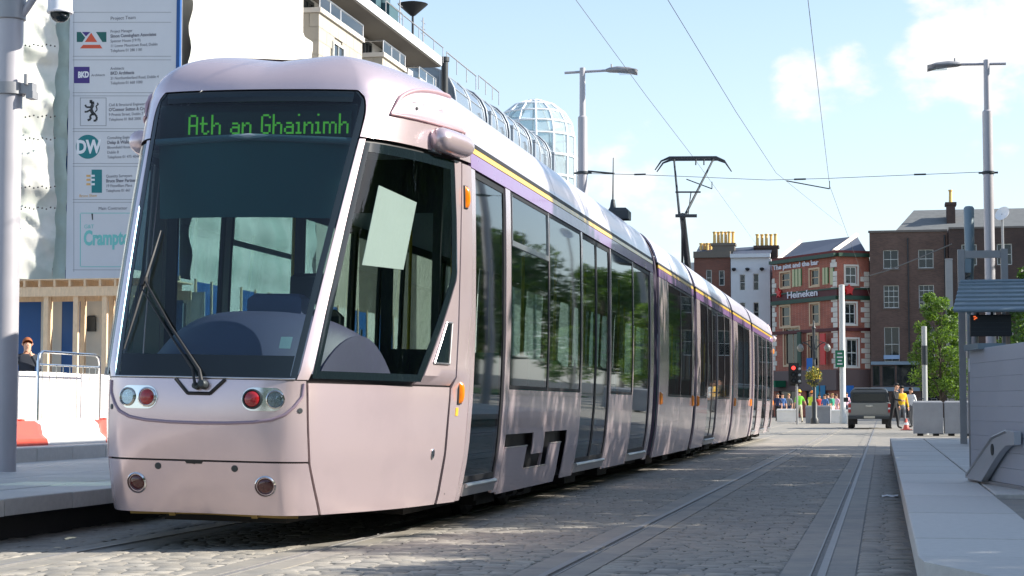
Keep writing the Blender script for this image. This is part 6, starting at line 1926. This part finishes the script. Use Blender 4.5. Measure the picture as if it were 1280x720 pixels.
mb = xsec([(0, oct_(.84, .52, 1.06, .05)), (.12, oct_(.87, .45, 1.08, .06)), (2.2, oct_(.87, .42, 1.08, .06)), (4.3, oct_(.87, .42, 1.06, .08)), (4.75, oct_(.82, .45, .98, .1)), (4.85, oct_(.76, .5, .9, .08))]); obj('body', mb, TRP, t, 35)
mb = xsec([(.05, oct_(.76, 1.081, 1.50, .05)), (.14, oct_(.75, 1.081, 1.60, .08)), (1.3, oct_(.75, 1.081, 1.66, .1)), (3.0, oct_(.74, 1.081, 1.66, .1)), (3.75, oct_(.72, 1.075, 1.12, .02))]); obj('cabin', mb, TRD, t, 35)
mb = MB(); mb.cham(-.66, .66, .035, .047, 1.13, 1.44, .004); obj('rear_window', mb, FRIT, t)
mb = MB(); mb.cham(-.72, .72, -.02, -.001, .60, 1.03, .004); mb.box(-.72, .72, -.024, -.018, .78, .79); obj('tailgate', mb, TRP, t)
mb = MB(); mb.box(-.14, .14, -.045, -.022, .90, .96); obj('gate_handle', mb, CHROME, t)
mb = MB(); mb.cham(-.86, .86, -.16, .02, .40, .54, .03); obj('rear_bumper', mb, TRD, t)
mb = MB(); mb.box(-.22, .22, -.165, -.161, .43, .52); obj('number_plate', mb, mat('plate_white', srgb(190, 186, 170), rough=.5), t)
for s in (-1, 1):
    mb = MB(); mb.cham(s * .80 - .055, s * .80 + .055, -.022, .02, .66, 1.02, .01); tl = obj('tail_light', mb, REDLENS, t)
    mb = MB(); mb.box(s * .80 - .05, s * .80 + .05, -.026, -.0225, .80, .86); obj('reverse_lens', mb, WHITEFR, tl)
    mb = MB(); mb.cham(s * 1.0 - .10, s * 1.0 + .10, 3.2, 3.27, 1.10, 1.30, .02); mb.tube([(s * .86, 3.25, 1.12), (s * .98, 3.25, 1.15)], .02, 6); obj('wing_mirror', mb, TRD, t)
    for y in (1.0, 3.9):
        mb = MB(); mb.lathe([(.2, -.12), (.34, -.12), (.37, -.09), (.37, .09), (.34, .12), (.2, .12)], frame((s * .76, y, .37), (0, 1, 0), (s, 0, 0)), 22); w_ = obj('wheel', mb, BLACK, t, 40)
        mb = MB(); mb.lathe([(.2, .06), (.21, .11), (.12, .09), (.05, .12), (0, .12)], frame((s * .76, y, .37), (0, 1, 0), (s, 0, 0)), 16); obj('rim', mb, STEEL, w_, 40)
    mb = MB(); mb.box(s * .66 - .17, s * .66 + .17, .56, .58, .18, .5); obj('mud_flap', mb, BLACK, t)
mb = MB(); mb.tube([(.62, .06, 1.46), (.76, .4, 1.3), (.80, .5, 1.1)], .012, 6); mb.box(-.6, .6, .2, 1.0, 1.662, 1.69); obj('roof_bar', mb, GALV, t)

# ================================================================ PEOPLE
SKIN = mat('skin', srgb(214, 164, 136), rough=.6, var=.04)
def cloth(n_, c): return mat('cloth_' + n_, srgb(*c), rough=.85, var=.12, vscale=12)
HAIRM = {'brown': mat('hair_brown', srgb(62, 42, 30), rough=.7), 'dark': mat('hair_dark', srgb(30, 26, 24), rough=.7), 'ginger': mat('hair_ginger', srgb(150, 84, 44), rough=.7), 'fair': mat('hair_fair', srgb(176, 142, 92), rough=.7)}
def person(label, loc, rz, top, legs, hair='brown', H=1.72, lh=None, rh=None, stride=0., short=False, helmet=None, vest=None, lean=0., group=None, shoes=None, longhair=False, skirt=None):
    """standing figure facing local -Y; lh / rh: elbow and wrist of the left / right arm"""
    k = H / 1.76
    t = thing('person', label, 'person', loc, rz, group)
    V, E, Rr, T = [], [], [], []
    def add(p, r, par, tagm):
        V.append(Vector(p)); Rr.append(r)
        if par is not None: E.append((par, len(V) - 1)); T.append(tagm)
        return len(V) - 1
    L_ = lambda z: lean * max(0, z - .95)
    pel = add((0, 0, .95), .125, None, None)
    bel = add((0, -L_(1.12), 1.12), .12, pel, 1)
    che = add((0, -L_(1.32), 1.32), .145, bel, 1)
    nb_ = add((0, -L_(1.47), 1.47), .07, che, 1)
    hd1 = add((0, -L_(1.55) - .01, 1.56), .062, nb_, 0)
    hd2 = add((0, -L_(1.6) - .025, 1.63), .088, hd1, 0)
    hd3 = add((0, -L_(1.68) - .02, 1.70), .082, hd2, 0)
    hands = []
    for s, arm in ((-1, rh), (1, lh)):
        sh = add((s * .17, -L_(1.41), 1.42), .062, che, 1)
        el, wr = arm or ((s * .25, .03, 1.13), (s * .26, -.08, .88))
        el = Vector(el); wr = Vector(wr)
        e_ = add(el, .045, sh, 1); w_ = add(wr, .032, e_, 0 if short else 1)
        hv = add(wr + (wr - el).normalized() * .07, .030, w_, 0); hands.append((wr, (wr - el).normalized(), s))
    for s in (-1, 1):
        st = stride * s
        hp = add((s * .085, 0, .90), .098, pel, 2)
        kn = add((s * .095, -.02 - st * .45, .50), .062, hp, 2)
        an = add((s * .10, .03 - st, .10), .042, kn, 2)
        to = add((s * .115, -.13 - st, .045), .038, an, 3)
    me = bpy.data.meshes.new('person_body'); me.from_pydata([v * k for v in V], E, [])
    o = bpy.data.objects.new('body', me); COL.objects.link(o)
    sk = o.modifiers.new('Skin', 'SKIN'); sk.use_smooth_shade = True
    for i, d in enumerate(me.skin_vertices[0].data):
        d.radius = (Rr[i] * k * (1.25 if i in (bel, che, pel) else 1), Rr[i] * k * (.85 if i in (bel, che, pel) else 1)); d.use_root = (i == 0)
    sb_ = o.modifiers.new('Sub', 'SUBSURF'); sb_.levels = 1
    me2 = bpy.data.meshes.new_from_object(o.evaluated_get(bpy.context.evaluated_depsgraph_get()))
    o.modifiers.clear(); o.data = me2; bpy.data.meshes.remove(me)
    ms = [SKIN, top, legs, shoes or MATS['cloth_shoe'], vest or top]
    me2.materials.clear()
    for m in ms: me2.materials.append(m)
    segs = [(V[a] * k, V[b] * k, T[i]) for i, (a, b) in enumerate(E)]
    for p in me2.polygons:
        c = p.center; best = None
        for a, b, tg in segs:
            ab = b - a; q = max(0, min(1, (c - a).dot(ab) / ab.length_squared)); d = (c - a - ab * q).length
            if best is None or d < best[0]: best = (d, tg)
        mi = best[1]
        if mi == 1 and vest and abs(c.x) < .20 * k: mi = 4
        if mi == 1 and c.z < .93 * k and abs(c.x) < .19 * k: mi = 2
        p.material_index = mi; p.use_smooth = True
    # fingers, nose and eyes join the same mesh
    bm = bmesh.new(); bm.from_mesh(me2)
    def addmb(mb, mi):
        vs = [bm.verts.new(v) for v in mb.v]
        for f in mb.f:
            try: ff = bm.faces.new([vs[i] for i in f]); ff.material_index = mi; ff.smooth = True
            except ValueError: pass
    for wr, d, s in hands:
        a = d.orthogonal().normalized(); b = d.cross(a)
        for q in range(4):
            off = a * (.018 * (q - 1.5)); ln = (.072, .08, .076, .06)[q]; st_ = wr + d * .07 + off
            mb = MB(); mb.tube([st_ * k, (st_ + d * ln * .55 + b * .008) * k, (st_ + d * ln + b * .026) * k], [.0095 * k, .009 * k, .007 * k], 6); addmb(mb, 0)
        mb = MB(); st_ = wr + d * .025 + a * .028; mb.tube([st_ * k, (st_ + d * .03 + a * .02 + b * .01) * k, (st_ + d * .06 + a * .022 + b * .02) * k], [.012 * k, .011 * k, .008 * k], 6); addmb(mb, 0)
    hc_ = Vector((0, -L_(1.66) - .022, 1.665))
    mb = MB(); mb.tube([(hc_ + Vector((0, -.085, .01))) * k, (hc_ + Vector((0, -.108, -.025))) * k, (hc_ + Vector((0, -.085, -.035))) * k], [.008 * k, .016 * k, .01 * k], 6); addmb(mb, 0)
    for s in (-1, 1):
        mb = MB(); mb.tube([(hc_ + Vector((s * .088, .0, .02))) * k, (hc_ + Vector((s * .094, .01, -.0))) * k, (hc_ + Vector((s * .086, .0, -.035))) * k], [.012 * k, .016 * k, .008 * k], 6); addmb(mb, 0)
        mb = MB(); mb.lathe([(.012, -.004), (.009, .004), (0, .006)], frame((hc_ + Vector((s * .034, -.082, .012))) * k, (1, 0, 0), (0, -1, 0)), 8); addmb(mb, 3)
    mb = MB(); mb.tube([(hc_ + Vector((-.025, -.08, -.058))) * k, (hc_ + Vector((0, -.086, -.06))) * k, (hc_ + Vector((.025, -.08, -.058))) * k], .006 * k, 5); addmb(mb, 0)
    bm.to_mesh(me2); bm.free()
    o.name = 'body'; o.parent = t
    hm = HAIRM[hair]
    mb = MB()
    def hairf(a, b):
        lon = 2 * PI * a; front = max(0, -math.sin(lon))          # -Y is the face
        lat0 = mix(-.55, .50, front ** .7) if not longhair else mix(-1.1, .50, front ** .6)
        lat = mix(lat0, PI / 2, b); r = .104
        return ((hc_.x + r * .95 * math.cos(lat) * math.cos(lon)) * k, (hc_.y + .012 + r * 1.06 * math.cos(lat) * math.sin(lon)) * k, (hc_.z + .022 + r * 1.08 * math.sin(lat)) * k)
    mb.grid(hairf, 22, 7, 0); obj('hair', mb, hm, t, 60)
    if helmet:
        mb = MB(); mb.lathe([(.15, 0), (.152, .012), (.122, .02), (.118, .07), (.085, .125), (.03, .148), (0, .15)], Matrix.Translation((hc_ + Vector((0, 0, .03))) * k) @ Matrix.Diagonal((k * .95, k * 1.12, k, 1)), 20); obj('helmet', mb, helmet, t, 50)
    if skirt:
        mb = MB(); mb.lathe([(.14 * k, .98 * k), (.19 * k, .85 * k), (.24 * k, .52 * k), (.235 * k, .52 * k), (.13 * k, .97 * k)], None, 18); obj('skirt', mb, skirt, t, 50)
    return t
cloth('shoe', (36, 34, 34)); CB = cloth('black', (26, 28, 32)); CW = cloth('white', (226, 228, 230)); CY_ = cloth('yellow', (238, 186, 40)); CBE = cloth('beige', (206, 196, 170)); CG = cloth('hivis_green', (112, 190, 60)); CLY = cloth('hivis_lime', (206, 224, 70))
CR, CBL, CTE, CPK, CGR, CNA = cloth('red', (176, 46, 44)), cloth('blue', (70, 110, 168)), cloth('teal', (40, 136, 112)), cloth('pink', (226, 184, 200)), cloth('grey', (120, 122, 126)), cloth('navy', (40, 52, 84))
HY, HO = mat('helmet_yellow', srgb(240, 200, 40), rough=.35), mat('helmet_orange', srgb(236, 138, 36), rough=.35)
def at_ground(x, Y, z=0): q = atY(x, 500, Y); return (q.x, Y, z)
q = atY(34, 440, 33)
person('man in a dark jacket with ginger hair behind the white hoarding, hand at his chin', (q.x, 33, .452), rad(35), cloth('jacket', (40, 44, 54)), CNA, 'ginger', 1.76, lh=((.24, -.10, 1.14), (.05, -.20, 1.44)))
person('worker in green high visibility vest and yellow helmet beside the tram tail', at_ground(999, 104), rad(200), CG, CBE, 'brown', 1.78, helmet=HY, vest=CG, stride=.18, rh=((-.32, -.1, 1.2), (-.45, -.28, 1.05)), short=True)
person('worker in lime vest and orange helmet leaning over a grey block', at_ground(1013, 106), rad(150), CW, CBE, 'dark', 1.74, helmet=HO, vest=CLY, lean=.25, lh=((.26, -.22, 1.12), (.18, -.42, 1.0)), short=True)
person('man all in black standing at the right side of the pickup truck', at_ground(1117, 75.5), rad(60), CB, CB, 'dark', 1.82, lean=.18, stride=.16, rh=((-.22, -.2, 1.15), (-.15, -.42, 1.12)))
person('person in bright yellow top and dark trousers right of the pickup truck', at_ground(1127, 78), rad(20), CY_, CGR, 'dark', 1.74, stride=.12, longhair=True)
person('person in white top and dark trousers next to the concrete block', at_ground(1139, 80), rad(-40), CW, CGR, 'dark', 1.70, stride=.1, rh=((-.26, .0, 1.15), (-.14, -.2, 1.2)))
gp = 'pedestrians waiting behind the roadworks'
for x, Y, a, top, legs, hair, lab in ((978, 116, 10, CBL, CNA, 'brown', 'pedestrian in a blue top nearest the tram tail'), (986, 118, -20, CGR, CNA, 'fair', 'pedestrian in a grey top just left of the two workers'), (1024, 119, 30, CR, CGR, 'dark', 'pedestrian in a red top right of the orange helmeted worker'),
        (1031, 116, -15, CBL, CBE, 'brown', 'pedestrian in a blue top and pale trousers left of the sign pole'), (1035, 121, 180, CGR, CB, 'dark', 'pedestrian in grey seen from behind, left of the sign pole'), (1040.5, 115, 60, CTE, CW, 'fair', 'pedestrian in a teal top and white trousers by the sign pole'),
        (1045.5, 117, -30, CPK, CPK, 'brown', 'pedestrian dressed in pink left of the sign pole'), (1058, 118, 15, CPK, CNA, 'dark', 'pedestrian in a pink top between the sign pole and the truck'), (972, 112, 0, CNA, CB, 'dark', 'pedestrian in a navy top half hidden by the tram tail')):
    person(lab, at_ground(x, Y), rad(a), top, legs, hair, random.uniform(1.62, 1.8), stride=random.uniform(-.12, .15), short=True, group=gp, longhair=(hair == 'fair'))
# low things in front of them
def low_block(name, x0, x1, y0, Y, d, m, label, cat, c=.03):
    a, b = atY(x0, 520, Y), atY(x1, 520, Y); z = atY(x0, y0, Y).z
    t = thing(name, label, cat, (a.x, Y, 0)); mb = MB(); mb.cham(0, b.x - a.x, 0, d, 0, z, c); obj('body', mb, m, t)
    mb = MB(); mb.box(-.02, b.x - a.x + .02, -.03, -.002, z * .84, z * .90); mb.box(.1, .2, -.025, -.001, .05, z * .6); obj('moulding', mb, m, t)
    return t
low_block('granite_block', 1007, 1038, 507, 101, 1.0, BLOCK, 'large grey block lying between the workers and the sign pole', 'block')
low_block('white_barrier', 971, 995, 511, 108, .4, WHP, 'low white barrier beside the tail of the tram', 'road barrier')
low_block('white_barrier', 1030, 1061, 512, 104, .4, WHP, 'low white barrier behind the grey block and sign pole', 'road barrier')
q = atY(1133, 544, 73)
t = thing('traffic_cone', 'red traffic cone beside the concrete blocks', 'traffic cone', (q.x, 73, 0))
mb = MB(); mb.lathe([(.14, .03), (.12, .05), (.03, .44), (0, .45)], None, 16); obj('cone', mb, REDP, t, 40)
mb = MB(); mb.box(-.22, .22, -.22, .22, 0, .03); obj('base', mb, REDP, t)
mb = MB(); mb.lathe([(.092, .2), (.072, .29)], None, 16); obj('white_band', mb, WHITEFR, t, 40)
